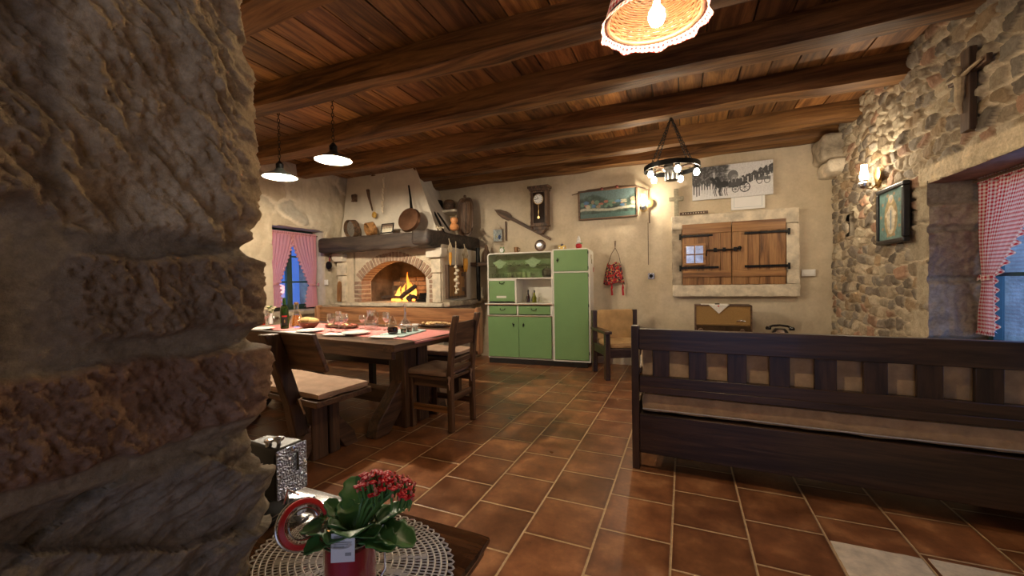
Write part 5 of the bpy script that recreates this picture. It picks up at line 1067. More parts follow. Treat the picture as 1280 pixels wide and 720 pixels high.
# long-handled pan
pc = aY(516, 281, 4.56); t = T('long_handled_pan', 'big round long-handled copper pan leaning against the hood', 'pan', (pc.x, 4.50, 1.895), 0); R2 = .175; Mx = TR(0, .0, R2-.008) @ RX(-14) @ RX(90)
k = B(); k.lathe([(R2, 0), (R2-.012, .045), (R2-.02, .045), (R2-.01, -.0)], 40, Mx, False); k.lathe([(R2-.012, .042), (R2*.5, .05), (.02, .048), (.001, .048)], 40, Mx); k.o('pan_bowl', M_copper, t)
pt = aY(512.5, 234, 4.80)-Vector((pc.x, 4.50, 1.895)); k = B(); k.tube([(-.01, .05, R2*1.9), (pt.x*.5-.008, .5*(.05+pt.y), (R2*1.9+pt.z)*.5), (pt.x, pt.y-.03, pt.z+.02)], [.022, .014, .012], 8, flat=.5); k.o('handle', M_iron, t)
# hanging ladle, small hook board and braid on the hood
a = aY(461, 238, 4.78); b_ = aY(469, 270, 4.72); t = T('hanging_gourd_ladle', 'dark gourd ladle with a yellow bowl hanging on the hood', 'ladle', a)
k = B(); d = b_-a; k.tube([(0, -.02, 0), d*.3+Vector((-.005, -.03, 0)), d*.62+Vector((.0, -.03, 0)), d*.80+Vector((0, -.03, 0))], [.028, .020, .014, .012], 10); k.o('handle', OLD[2], t)
k = B(); k.ball(d*.97+Vector((.01, -.03, 0)), .042, (1, .6, 1.15)); k.o('bowl', plain('yellow_gourd', (.42, .24, .04), .4, 0, .3, 20), t)
a = aY(443, 248, 4.78); k = B(); rbox(k, -.05, .05, -.02, .02, -.06, .06, .02, .01, 10, .015, 3); k.tube([(-.03, -.03, -.05), (.02, -.05, -.02), (.05, -.03, .06)], .008, 6); tag(k.o('wooden_hook', OLD[0]), 'small dark wooden hook rack high at the left of the hood', 'hook', None, a)
a, b_ = aY(480, 220, 4.74), aY(478, 268, 4.68); t = T('garlic_braid', 'thin braid of small pale garlic bulbs hanging before the hood', 'garlic', a); d = b_-a
k = B(); k.tube([(0, 0, .03), d*.3, d*.7, d], [.004, .008, .006, .003], 6); k.o('braid', M_husk, t); k = B()
for i in range(26): f_ = .06+.92*i/26; k.ball(d*f_+Vector((random.uniform(-.016, .016), -.012, 0)), .012, (1, 1, .9), 8)
k.o('bulbs', M_garl, t)
# tongs, gourd, trough, pots on the ledge
for i, (x0, y0, x1, y1) in enumerate(((543, 265, 555, 290), (547, 266, 562, 288))):
    k = B(); a, b_ = aY(x0, y0, 4.97), aY(x1, y1, 4.66); k.tube([a, (a+b_)/2, b_], [.014, .020, .014], 6, flat=.6); tag(k.o('iron_poker', M_iron), ['dark iron fire poker leaning on the side of the hood, nearer the pan', 'dark iron fire poker leaning on the side of the hood, nearer the gourd'][i], 'poker', 'fire pokers')
k = B(); p = aY(550, 293, 4.62)
for i in range(7): a = i*.9; k.tube([(0, 0, 0), (.03*math.cos(a), .03*math.sin(a), .05), (.07*math.cos(a), .06*math.sin(a), .03+.02*(i % 3))], .006, 5)
tag(k.o('dried_roots', M_husk), 'small tangle of pale dried roots on the mantel corner before the gourd', 'roots', None, (p.x, 4.62, 1.90))
p = aY(568, 295, 4.75); t = T('bottle_gourd', 'orange double-bulbed gourd on the mantel corner', 'gourd', (p.x, 4.75, 1.905)); k = B()
k.lathe([(.02, 0), (.052, .018), (.066, .05), (.056, .085), (.034, .105), (.044, .125), (.052, .150), (.044, .178), (.02, .192), (.004, .194)], 22, RX(0)); k.o('gourd_body', plain('orange_gourd', (.56, .24, .085), .4, 0, .12, 8), t); k = B(); k.tube([(0, 0, .19), (.008, 0, .205), (.012, 0, .212)], [.006, .004, .004], 6); k.o('stem', OLD[2], t)
tp_, bt = aY(581.5, 248, 5.45), aY(581.5, 297, 5.45); Hh = tp_.z-bt.z; t = T('wooden_trough', 'long dark oval wooden dough trough leaning upright at the right of the hood', 'trough', (bt.x+.02, 5.40, 1.905))
k = B(); NN = 28
def trs(s_, y_): return [Vector((.150*s_*(abs(math.cos(q))**.5)*(1 if math.cos(q) > 0 else -1), y_+.04*(math.sin(q)*.5+.5), Hh/2+(Hh/2)*s_**.5*(abs(math.sin(q))**.62)*(1 if math.sin(q) > 0 else -1))) for q in [2*math.pi*i/NN for i in range(NN)]]
k.ring([trs(.55, .09), trs(.8, .05), trs(1, .0), trs(.84, 0.0), trs(.66, .045), trs(.40, .06)], True); k.o('trough_bowl', OLD[2], t)
k = B(); k.ball((0, .03, Hh+.012), .026); k.o('hanging_lug', OLD[2], t)
pz = 2.347
p = aY(562, 262, 5.5); lathething('clay_pot', [(.06, 0), (.095, .05), (.10, .11), (.075, .16), (.06, .17)], OLD[0], 'round brown clay pot on the stone ledge beside the hood', 'pot', (p.x+.0, 5.5, pz))
p = aY(547, 262, 5.45); lathething('iron_cauldron', [(.05, 0), (.085, .04), (.09, .12), (.08, .17)], M_iron, 'black iron pot at the left on the stone ledge beside the hood', 'pot', (p.x+.0, 5.45, pz))
# little things on the left wall beside the fireplace
p = aY(418.5, 332, 4.57); t = T('hanging_skillet', 'small black round pan hanging by a red cord left of the fireplace arch', 'pan', (p.x, 4.47, p.z)); k = B(); k.lathe([(.055, 0), (.06, .02), (.02, .03)], 22, RX(90)); k.o('pan', M_iron, t); k = B(); k.tube([(0, .0, .05), (-.005, .01, .12), (.004, .02, .16)], .01, 6); k.o('cord', M_bag, t)
k = B(); p = aY(421.5, 377, 4.50); k.prism([(-.035, 0), (.035, 0), (.04, .05), (.04, .24), (.03, .29), (0, .315), (-.03, .29), (-.04, .24), (-.04, .05)], -.012, .012); o = k.o('bread_paddle', SH[2], bev=.004); tag(o, 'small light wooden paddle standing beside the left fireplace pillar', 'paddle', None, (p.x, 4.54, p.z)); o.rotation_euler = (math.radians(-3), 0, 0)
k = B(); p = aY(421.5, 380, 4.5); rbox(k, -.18, .03, -.14, .03, -.14, -.005, .04, .015, 8, .02, 8); tag(k.o('stone_block', M_lime2), 'rough stone block in the corner between the left window and the fireplace', 'stone', None, (p.x, 4.5, p.z))
# ============================================================ CURTAINS
def curtain(name, M4, W_, H_, tie, wt, wb, mat, label, pleat=.016, npl=9, scal=.03, group=None, amp=1):
    """local: x from the fixed side toward the opening, y into the room, z down from 0"""
    t = T(name, label, 'curtain', (0, 0, 0), 0, group); t.matrix_world = M4
    def wid(v):
        if v < tie: s_ = v/tie; return W_+(wt-W_)*(s_**1.35)
        s_ = (v-tie)/(1-tie); return wt+(wb-wt)*(s_**.6)
    def off(v): return .25*(W_*.22)*math.exp(-((v-tie)/.16)**2)
    def P(u, v):
        w_ = wid(v); c_ = .45+.55*abs(v-tie)/max(tie, .3); x = off(v)+u*w_
        return Vector((x, pleat*c_*math.sin(u*npl*2*math.pi)*(.6+.4*math.sin(u*5+1))+.012, -v*H_))
    k = B(); CW = W_*1.7; k.grid(P, 110, 50, lambda u, v: (u*CW, v*H_)); k.o('curtain_panel', mat, t)
    k = B(); k.grid(lambda a, b__: P(1, a)+Vector((b__*scal*(1.1+.22*math.sin(a*H_*120)), .014*math.sin(a*H_*110+1.5)*b__*amp, -b__*.012)), 160, 4, lambda a, b__: (b__*scal, a*H_*1.3)); k.o('edge_ruffle', mat, t)
    k = B(); k.grid(lambda a, b__: P(a, 1)+Vector((0, .01*math.sin(a*60)*b__, -b__*scal*1.1)), 110, 3, lambda a, b__: (a*CW, b__*scal)); k.o('hem_ruffle', mat, t)
    k = B(); k.grid(lambda a, b__: Vector((a*W_, .022+.010*math.sin(a*W_*190)*(b__*2-1)**2, .020-b__*.045)), 150, 4, lambda a, b__: (a*CW, b__*.045)); k.o('heading_ruffle', mat, t)
    k = B(); x0 = off(tie); pts = [(x0-.02, .0, -tie*H_-.002), (x0+wt*.4, .035, -tie*H_), (x0+wt+.01, .012, -tie*H_+.008)]; k.grid(lambda a, b__: Vector(pts[0])*(1-a)**2+2*a*(1-a)*Vector((x0+wt*.5, .07, -tie*H_))+Vector(pts[2])*a*a+Vector((0, 0, (b__-.5)*.03)), 16, 2, lambda a, b__: (a*.12, b__*.03)); k.o('tieback', mat, t)
    k = B(); k.grid(lambda a, b__: Vector((x0-.02-a*.045, .01, -tie*H_+.028*(b__-.5)*(1+a)+.01)), 6, 3, lambda a, b__: (a*.05, b__*.03)); k.o('bow', mat, t)
    return t
ZT, ZB = aX(360, 291, -5.16).z, aX(360, 384, -5.16).z
ya, yb = aX(334.5, 300, -5.16).y, aX(395.5, 300, -5.16).y; mid = (ya+yb)/2
LM = Matrix(((0, 1, 0, -5.175), (1, 0, 0, 0), (0, 0, 1, 0), (0, 0, 0, 1)))
def LMx(y, s_): return Matrix(((0, 1, 0, -5.18), (s_, 0, 0, y), (0, 0, 1, ZT), (0, 0, 0, 1)))
curtain('curtain', LMx(ya, 1), (yb-ya)*.5, ZT-ZB-.03, .71, .12, .17, M_pinkstripe, 'left of the two red and white check curtains at the small window by the table', .014, 7, .022, 'left window curtains')
curtain('curtain', LMx(yb, -1), (yb-ya)*.53, ZT-ZB-.0, .71, .10, .20, M_pinkstripe, 'right of the two red and white check curtains at the small window, nearer the fireplace', .014, 7, .022, 'left window curtains')
XC = 1.80; zt_, zb_ = 1.815, aX(1240, 420, XC).z
curtain('curtain', Matrix(((0, -1, 0, XC+.03), (-1, 0, 0, 3.69), (0, 0, 1, zt_), (0, 0, 0, 1))), .56, zt_-zb_-.03, .66, .085, .14, M_red_cloth, 'red and white gingham curtain tied back at the deep window in the stone wall', .018, 6, .032)
k = B(); k.cyl((XC+.0, 3.71, zt_-.003), (XC+.0, 2.2, zt_-.003), .007); tag(k.o('curtain_rod', OLD[1]), 'thin rod carrying the gingham curtain in the stone wall window', 'rod')
k = B(); k.cyl((-5.165, ya-.02, ZT-.005), (-5.165, yb+.02, ZT-.005), .007); tag(k.o('curtain_rod', M_iron), 'thin dark rod carrying the two small check curtains', 'rod')
# ============================================================ RIGHT STONE WALL
p = aX(1218, 163, 1.57); T0 = aX(1218, 60, 1.57)
t = T('crucifix', 'dark wooden crucifix with a pale carved figure on the rubble stone wall', 'crucifix', (1.562, p.y, p.z), -90); Hc = T0.z-p.z
k = B(); k.box(-.042, .042, -.035, 0, 0, Hc); k.box(-.175, .175, -.03, -.004, Hc*.68, Hc*.68+.045); k.o('wooden_cross', OLD[2], t, bev=.004)
M_fig = plain('aged_carved_figure', (.42, .32, .19), .6, 0, .35, 30, .4)
k = B(); k.tube([(0, -.05, Hc*.22), (.01, -.065, Hc*.34), (-.004, -.055, Hc*.46), (0, -.055, Hc*.56), (0, -.055, Hc*.66), (0, -.055, Hc*.70)], [.010, .017, .024, .022, .030, .012], 10); k.tube([(0, -.055, Hc*.66), (-.08, -.05, Hc*.70), (-.16, -.04, Hc*.73)], [.013, .010, .007], 8); k.tube([(0, -.055, Hc*.66), (.08, -.05, Hc*.70), (.16, -.04, Hc*.73)], [.013, .010, .007], 8); k.ball((.008, -.07, Hc*.745), .024, (.85, .9, 1.15), 12); k.o('carved_figure', M_fig, t)
A = aX(1137, 300, 1.54); Bx = aX(1101, 234, 1.54); L_ = Bx.y-A.y; H_ = aX(1137, 222, 1.54).z-A.z
t = T('icon_picture', 'black framed blue and gold devotional icon on the rubble stone wall', 'picture', (1.555, Bx.y-.02, A.z+.03), -90); fw = .036; W_, Hh = L_-.075, H_-.075
im = Img(70, 96, (.13, .24, .22)); im.ell(.5, .45, .28, .40, (.42, .27, .10), .8); im.ell(.5, .40, .17, .30, (.62, .55, .40), .95); im.ell(.5, .82, .12, .09, (.55, .42, .16)); im.ell(.5, .80, .07, .06, (.60, .45, .33)); im.ell(.5, .86, .09, .05, (.60, .58, .52)); im.rect(.47, .53, .2, .6, (.10, .20, .30), .8)
for q in range(10): im.ell(.5+.43*math.cos(q*.63), .5+.44*math.sin(q*.63), .05, .035, (.42, .25, .12), .8)
im.line(.3, .5, .5, .66, .03, (.65, .55, .40), .7); im.line(.7, .5, .5, .66, .03, (.65, .55, .40), .7); im.a *= (1+.35*fbm(im.x*9, im.y*12, 4, 90))[..., None]
im.mesh('icon_print', W_, Hh, M_pic, t, TR(.0, -.03, 0)); frame_mesh(W_, Hh, fw, .045, TR(0, 0, 0)).o('frame', plain('black_frame', (.012, .012, .014), .4, 0, .3, 30, .4), t, bev=.010, seg=3); k = B(); k.box(-.02, W_+.02, -.028, .0, -.02, Hh+.02); k.o('back_board', OLD[0], t)
p = aX(1064, 292, 1.66); t = T('charcoal_iron', 'old black box iron with curved handle in the wall niche', 'iron', (1.70, 5.13, 1.602), -90); k = B(); k.prism([(-.085, 0), (.075, 0), (.085, .075), (-.06, .075)], -.04, .04); k.o('iron_body', M_iron, t, bev=.006); k = B(); k.tube([(-.05, 0, .075), (-.055, 0, .13), (0, 0, .15), (.055, 0, .13), (.05, 0, .075)], .008); k.o('handle', OLD[0], t)

# ============================================================ ON THE TABLE
def onT(px, py, dz=0): p = aZ(px, py, TZ+dz); return p
k = B()
def runf(a, b__):
    x = -TLn*.96+a*(TLn*.96+.012); y = .20+.58*b__; z = TZ+.0035+.0015*math.sin(a*40)*math.sin(b__*9)
    if a > .985: z -= (a-.985)/.015*.028; x = .008
    return TM @ Vector((x, y, z))
k.grid(runf, 130, 16, lambda a, b__: (a*TLn, b__*.58)); tag(k.o('table_runner', M_runner, solid=.0025), 'red and white check runner laid along the dining table', 'table runner')
M_teal = plain('pale_teal_paper', (.42, .56, .54), .8, 0, .08, 20, 0); M_dkplate = plain('dark_slate_plate', (.05, .045, .04), .4, 0, .2, 20, .1)
pl_lab = ['white plate on the near side of the table, nearest the cruet tray', 'white plate in the middle of the near side, in front of the bread basket', 'white plate at the left end of the near side, beside the doorway stone']
for i, (px_, py_) in enumerate(((445, 418.6), (388, 415.5), (326, 413))):
    p = onT(px_, py_); t = T('dinner_plate', pl_lab[i], 'plate', (p.x, p.y, TZ+.006), 0, 'white dinner plates'); k = B(); k.lathe([(.075, 0), (.082, .004), (.118, .016), (.116, .020), (.078, .010), (.001, .009)], 36); k.o('plate_body', M_white, t)
    p2 = onT(px_+20, py_+3.5); k = B(); rbox(k, -.11, .11, -.05, .05, 0, .010, .02, .004, 20, .004, i); o = k.o('folded_napkin', M_paper); tag(o, ['folded white napkin between the cruet tray and the nearest plate', 'folded white napkin to the right of the middle plate', 'folded white napkin to the right of the leftmost plate'][i], 'napkin', 'folded napkins', (p2.x+.12, p2.y, TZ+.0065), 10)
def glassware(px_, py_, h_, r_, label, kind='wine', grp='stemmed glasses on the table', mat=None):
    p = onT(px_, py_)
    if kind == 'wine': prof = [(r_*.85, 0), (r_*.80, .003), (.006, .008), (.004, h_*.42), (r_*.55, h_*.5), (r_, h_*.68), (r_*.92, h_*.88), (r_*.75, h_), (r_*.75-.0015, h_), (r_*.9, h_*.86), (r_*.96, h_*.68), (r_*.5, h_*.52), (.001, h_*.49)]
    return lathething('wine_glass', prof, mat or M_crys, label, 'glass', (p.x, p.y, TZ+.0065), grp, 20)
for a in ((332.5, 409, .17, .038, 'single wine glass at the left beside the doorway stone and the vase'), (414, 415.5, .165, .036, 'wine glass leftmost in the cluster behind the middle plate'), (423.5, 412, .17, .034, 'wine glass at the back of the cluster, taller in view than its neighbours'), (424.5, 416.5, .145, .036, 'wine glass at the front of the cluster'), (431, 413.5, .155, .036, 'wine glass rightmost in the cluster'), (453, 411.5, .13, .032, 'wine glass just left of the round water jug'), (483, 413.5, .165, .036, 'wine glass between the water jug and the dark decanter')): glassware(*a)
p = onT(464.5, 412.5); t = T('water_jug', 'round clear glass water jug with a wide neck', 'jug', (p.x, p.y, TZ+.0065)); k = B(); k.lathe([(.04, 0), (.062, .02), (.070, .06), (.055, .10), (.038, .125), (.040, .17), (.044, .18), (.041, .18), (.036, .125), (.052, .10), (.066, .06), (.058, .022), (.001, .006)], 26); k.o('jug_body', M_crys, t); k = B(); k.tube([(.040, 0, .165), (.075, 0, .16), (.085, 0, .12), (.062, 0, .08)], .006); k.o('handle', M_crys, t)
p = onT(505, 413); t = T('glass_decanter', 'clear glass decanter with a long thin neck behind the cruet tray', 'decanter', (p.x, p.y+.02, TZ+.0065)); k = B(); k.lathe([(.045, 0), (.062, .02), (.060, .05), (.03, .085), (.012, .11), (.010, .20), (.014, .215), (.011, .215), (.007, .20), (.009, .11), (.026, .083), (.056, .05), (.058, .022), (.001, .006)], 24); k.o('decanter_body', M_crys, t); k = B(); k.lathe([(.010, .205), (.016, .222), (.010, .24), (.002, .245)], 14); k.o('stopper', M_crys, t)
p = onT(356, 411.5); t = T('wine_bottle', 'dark green wine bottle with a small crest label', 'bottle', (p.x, p.y, TZ+.0065)); k = B(); k.lathe([(.036, 0), (.038, .01), (.038, .19), (.030, .215), (.015, .235), (.014, .30), (.016, .305)], 24); k.o('bottle_body', M_gbottle, t)
ang = math.atan2(-p.y, -p.x); k = B(); k.grid(lambda a, b__: Vector((.0386*math.cos(ang+(a-.5)*1.5), .0386*math.sin(ang+(a-.5)*1.5), .035+.10*b__)), 10, 2); lb = k.o('bottle_label', plain('black_label', (.012, .012, .012), .5), t)
k = B(); k.ball((.0386*math.cos(ang), .0386*math.sin(ang), .075), .011, (.5, .5, 1.6), 8); k.o('gold_crest', M_brass, lb); k = B(); k.grid(lambda a, b__: Vector((.0392*math.cos(ang+(a-.5)*1.2), .0392*math.sin(ang+(a-.5)*1.2), .118+.012*b__)), 8, 1); k.o('red_band', M_red, lb)
p = onT(371, 409.5); t = T('oil_carafe', 'conical glass carafe of golden liquid with a cork', 'carafe', (p.x, p.y, TZ+.0065)); k = B(); k.lathe([(.062, 0), (.066, .01), (.056, .08), (.030, .15), (.022, .19), (.024, .235), (.021, .235), (.019, .19), (.028, .15), (.053, .08), (.062, .012), (.001, .006)], 26); k.o('carafe_body', M_crys, t)
k = B(); k.lathe([(.001, .008), (.060, .012), (.052, .08), (.036, .125), (.001, .126)], 26); k.o('golden_liquid', M_amber, t); k = B(); k.lathe([(.020, .225), (.024, .25), (.018, .252)], 16); k.o('cork', SH[2], t)
p = onT(386, 411.5); t = T('bread_basket', 'oval brown basket filled with bread', 'basket', (p.x, p.y, TZ+.0065), -5); k = B(); k.lathe([(.05, 0), (.085, .03), (.11, .065), (.107, .068), (.08, .035), (.001, .012)], 30, Matrix.Diagonal((1.15, .75, 1, 1))); k.o('basket_body', M_wick, t)
for i, (x, y, z, s_) in enumerate(((-.03, 0, .062, .055), (.035, .01, .060, .055), (0, -.02, .072, .05))):
    k = B(); k.ball((0, 0, 0), s_, (1.25, .75, .65)); o = k.o('bread_loaf', plain('bread_crust_%d' % i, (.56, .36, .14), .8, 0, .2, 22, .3), jitter=.001); M4_ = (p.x+x, p.y+y, TZ+.0065+z+.012); tag(o, ['golden bread roll at the left of the basket', 'golden bread roll at the right of the basket', 'golden bread roll at the front of the basket'][i], 'bread', 'bread in the basket', M4_, i*25)
def platter(px_, py_, rx_, ry_, label, mat, rz=0):
    p = onT(px_, py_); k = B(); k.lathe([(.8, 0), (.95, .010), (1, .018), (.97, .020), (.85, .010), (.001, .009)], 34, Matrix.Diagonal((rx_, ry_, 1, 1))); return tag(k.o('serving_platter', mat), label, 'platter', None, (p.x, p.y, TZ+.0065), rz), p
M_meat = plain('cured_meat', (.30, .065, .03), .45, 0, .5, 40, .2); M_chee = plain('pale_cheese', (.70, .52, .28), .6, 0, .15, 30, .1)
o, p = platter(427, 410, .22, .10, 'dark oval platter of sliced cured meats in the middle of the table', OLD[0], -5)
for i in range(30):
    a = random.uniform(0, 6.28); q = math.sqrt(random.random())*.85; k = B(); k.ball((0, 0, 0), .022, (1.2, .9, .45), 8); s_ = k.o('meat_slice' if i % 4 else 'cheese_piece', M_meat if i % 4 else M_chee); tag(s_, 'small slice of dark red cured meat on the middle platter' if i % 4 else 'small pale cheese piece among the meats on the middle platter', 'meat' if i % 4 else 'cheese', 'food on the middle platter' if i % 4 else 'cheese on the middle platter', (p.x+.22*q*math.cos(a), p.y+.10*q*math.sin(a), TZ+.030+.014*(1-q)), random.uniform(0, 180))
o, p = platter(546, 408.5, .20, .085, 'dark wooden board of small bread bites at the far right of the table', OLD[0], 3); o.location.y -= .02; p.y -= .02
M_bite = plain('toasted_bread_bite', (.64, .42, .20), .8, 0, .3, 40, .2)
for i in range(26):
    a = random.uniform(0, 6.28); q = math.sqrt(random.random())*.82; k = B(); k.ball((0, 0, 0), .018, (1.2, .9, .7), 8); s_ = k.o('bread_bite', M_bite); tag(s_, 'small toasted bread bite on the board at the far right of the table', 'bread', 'bread bites on the board', (p.x+.20*q*math.cos(a), p.y+.085*q*math.sin(a), TZ+.032+.012*(1-q)), random.uniform(0, 180))
p = onT(515, 408.3); lathething('side_plate', [(.06, 0), (.09, .012), (.088, .015), (.001, .008)], M_white, 'small white plate at the far side beside the board of bread bites', 'plate', (p.x, p.y, TZ+.0065), None, 28)
# teal tray with dark vinegar carafe and little jars
qd = [onT(x_, y_) for x_, y_ in ((473.5, 420.5), (502, 423), (533, 414.5), (508, 411.5))]
k = B(); k.ring([[Vector((q.x, q.y, TZ+.0066)) for q in qd], [Vector((q.x, q.y, TZ+.016)) for q in qd]]); tag(k.o('teal_napkins', M_teal, bev=.002), 'stack of pale teal paper napkins under the condiments', 'napkins')
zt2 = TZ+.0165
p = onT(491, 417.5, .016); t = T('vinegar_cruet', 'squat dark vinegar cruet with a clear pointed glass top', 'cruet', (p.x, p.y, zt2)); k = B(); k.lathe([(.03, 0), (.042, .012), (.044, .04), (.038, .058), (.001, .06)], 22); k.o('dark_vinegar', M_darkliq, t); k = B(); k.lathe([(.040, .058), (.034, .09), (.026, .115), (.014, .135), (.006, .15), (.002, .155)], 22); k.o('glass_top', M_crys, t)
for i, (x_, y_, c_) in enumerate(((504.5, 416.5, (.05, .09, .05)), (511.5, 415, (.10, .09, .05)), (519, 413.8, (.35, .36, .30)))):
    p = onT(x_, y_, .016); t = T('condiment_jar', ['small jar of dark olives beside the vinegar cruet', 'small brown condiment jar between the olives and the pale jar', 'small pale condiment jar at the right end of the teal napkins'][i], 'jar', (p.x, p.y, zt2), 0, 'condiment jars'); k = B(); k.lathe([(.022, 0), (.024, .006), (.023, .038), (.001, .039)], 18); k.o('jar_contents', plain('condiment_%d' % i, c_, .3, 0, .3, 60), t); k = B(); k.lathe([(.0245, .001), (.025, .045), (.021, .048), (.022, .052)], 18, None, False); k.o('jar_glass', M_crys, t)
p = onT(343, 403.5); lathething('salad_bowl', [(.05, 0), (.09, .03), (.105, .06), (.102, .06), (.085, .03), (.001, .008)], M_crys, 'shallow clear glass bowl behind the wine bottle', 'bowl', (p.x, p.y, TZ+.0065), None, 26)
p = onT(325.5, 407); lathething('red_carafe', [(.045, 0), (.05, .02), (.045, .08), (.018, .13), (.016, .20), (.012, .20), (.014, .13), (.04, .08), (.046, .02), (.001, .006)], M_redglass, 'red glass carafe at the left edge beside the doorway stone', 'carafe', (p.x, p.y, TZ+.0065), None, 22)
p = onT(335, 406); t = T('flower_vase', 'slender white vase with cream and yellow flowers at the left of the table', 'vase', (p.x, p.y+.03, TZ+.0065)); k = B(); k.lathe([(.022, 0), (.026, .02), (.018, .08), (.022, .12), (.019, .12), (.001, .01)], 18); k.o('vase_body', M_white, t)
M_leaf2 = plain('leaf_green', (.06, .15, .03), .5, 0, .3, 30)
for i in range(9):
    a = i*.7; r_ = .012+.035*(i % 3)/2; z = .155+.04*((i*5) % 4)/3; x, y = r_*math.cos(a), r_*math.sin(a); k = B(); k.tube([(0, 0, .10), (x*.5, y*.5, .14), (x, y, z)], .002, 5); k.o('stem', M_leaf2, t)
    k = B()
    for j in range(5): k.ball((x+.009*math.cos(j*1.26), y+.009*math.sin(j*1.26), z), .010, (1, 1, .7), 8)
    k.o('blossom', plain('cream_blossom', (.72, .66, .40), .7) if i % 3 else M_leaf2, t)
# ============================================================ FOREGROUND: sewing machine table
SX1, SY1, SZ = -.317, .622, .75
st = T('sewing_table', 'dark polished sewing machine table with moulded edge in the foreground', 'table', (SX1, SY1, 0), 0)
M_pol = wood('polished_brown_table_top', (.055, .022, .010), (.12, .052, .022), 0, .16, .9, .06, coat=.5)
k = B(); rbox(k, -.75, 0, -.265, 0, SZ-.018, SZ, .03, 0, 1, .008, 1); rbox(k, -.742, -.008, -.257, -.008, SZ-.036, SZ-.018, .03, 0, 1, .007, 1); k.o('tabletop', M_pol, st)
k = B(); k.box(-.73, -.03, -.24, -.03, SZ-.12, SZ-.036); k.o('apron', DK[0], st, bev=.004)
for x in (-.72, -.05):
    for y in (-.25, -.05): k = B(); k.box(x-.0, x+.03, y, y+.03, 0, SZ-.12); k.o('leg', DK[2], st, bev=.004)
# crocheted doily: rings of loops
def doily(cx_, cy_, R, sx, sy, z, label):
    k = B(); rr = .0011
    def P(r_, a, dz=0): return Vector((cx_+r_*sx*math.cos(a), cy_+r_*sy*math.sin(a), z+dz))
    rad = [.018, .030, .042, .054, .067, .080, .093, .107, .120, .134, .147, .160, .172, .183]; NS = [16, 20, 28, 36, 44, 52, 60, 68, 76, 84, 92, 100, 110, 120]
    rad = [q*R/.183 for q in rad]
    prev = .006
    for i, (r_, n_) in enumerate(zip(rad, NS)):
        m_ = n_*2; k.tube([P(r_, 2*math.pi*j/72, .0008*(j % 2)) for j in range(72)], rr*1.35, 4, closed=True)
        for j in range(n_):
            a = 2*math.pi*(j+.5*(i % 2))/n_; sec = int(a/(2*math.pi)*12)
            dense = ((a/(2*math.pi)*12) % 1) < (.62-.045*i if i % 9 > 2 else .2)
            k.tube([P(prev, a-.5*math.pi/n_*.6), P(r_, a+.5*math.pi/n_*.6)], rr*(2.6 if dense and 3 < i < 11 else 1.15), 4, cap=False)
            if not dense: k.tube([P(prev, a+.5*math.pi/n_*.6), P(r_, a-.5*math.pi/n_*.6)], rr, 4, cap=False)
        prev = r_
    n_ = 60
    for j in range(n_):
        a0_ = 2*math.pi*j/n_; a1_ = 2*math.pi*(j+1)/n_; k.tube([P(R, a0_), P(R*1.05, a0_+(a1_-a0_)*.2), P(R*1.07, (a0_+a1_)/2), P(R*1.05, a1_-(a1_-a0_)*.2), P(R, a1_)], rr*1.5, 4, cap=False)
    k.lathe([(.008, 0), (.006, .002)], 12, TR(cx_, cy_, z-.001))
    o = k.o('crochet_doily', plain('ivory_crochet_cotton', (.72, .68, .62), .9, 0, .08, 60, 0)); return tag(o, label, 'doily')
doily(-.500, .478, .158, 1.05, .76, SZ+.0018, 'round ivory crochet doily under the flowering jar on the foreground table')
# jar with clip lid and kalanchoe
jc = aZ(437, 662, SZ+.098); JX, JY = jc.x, jc.y
t = T('clip_top_jar', 'clip-top glass jar wrapped in red holding the flowering plant, its red-ringed lid open', 'jar', (JX, JY, SZ+.0035)); jr = .0352
JS = 1.0
k = B(); k.lathe([(jr*.9, 0), (jr, .006), (jr, .085), (jr*.94, .095), (jr*.90, .10), (jr*.86, .10), (jr*.88, .09), (jr*.93, .08), (jr*.93, .008), (.001, .006)], 32); k.o('jar_glass', M_glass, t)
k = B(); k.lathe([(jr*.91, .008), (jr*.915, .078), (jr*.80, .080), (.001, .078)], 32); k.o('red_wrapping', plain('red_paper_wrapping', (.48, .01, .03), .5, 0, .1, 9), t)
k = B(); k.lathe([(jr*.80, .078), (jr*.75, .086), (.001, .088)], 24); k.o('potting_soil', plain('dark_soil', (.02, .013, .009), .95, 0, .4, 60, .8, 150), t)
k = B(); k.tube([(jr*.98*math.cos(q), jr*.98*math.sin(q), .096) for q in [2*math.pi*i/28 for i in range(28)]], .0055, 8, closed=True); k.tube([(jr*.93*math.cos(q), jr*.93*math.sin(q), .106) for q in [2*math.pi*i/28 for i in range(28)]], .004, 8, closed=True); k.o('jar_rim', M_glass, t)
k = B(); k.tube([(jr*1.02*math.cos(q), jr*1.02*math.sin(q), .087) for q in [2*math.pi*i/28 for i in range(28)]], .0015, 6, closed=True)
rgt = _R*1.0; rgt = Vector((_R.x, _R.y, 0)).normalized(); fwd = Vector((-rgt.y, rgt.x, 0))
k.tube([rgt*(jr)+Vector((0, 0, .087)), rgt*(jr+.014)+Vector((0, 0, .07)), rgt*(jr+.018)+fwd*-.01+Vector((0, 0, .045)), rgt*(jr+.006)+fwd*-.015+Vector((0, 0, .025))], .0016, 6); k.tube([rgt*(jr)+fwd*.012+Vector((0, 0, .087)), rgt*(jr+.012)+Vector((0, 0, .10)), rgt*(jr+.016)+fwd*-.012+Vector((0, 0, .075))], .0016, 6)
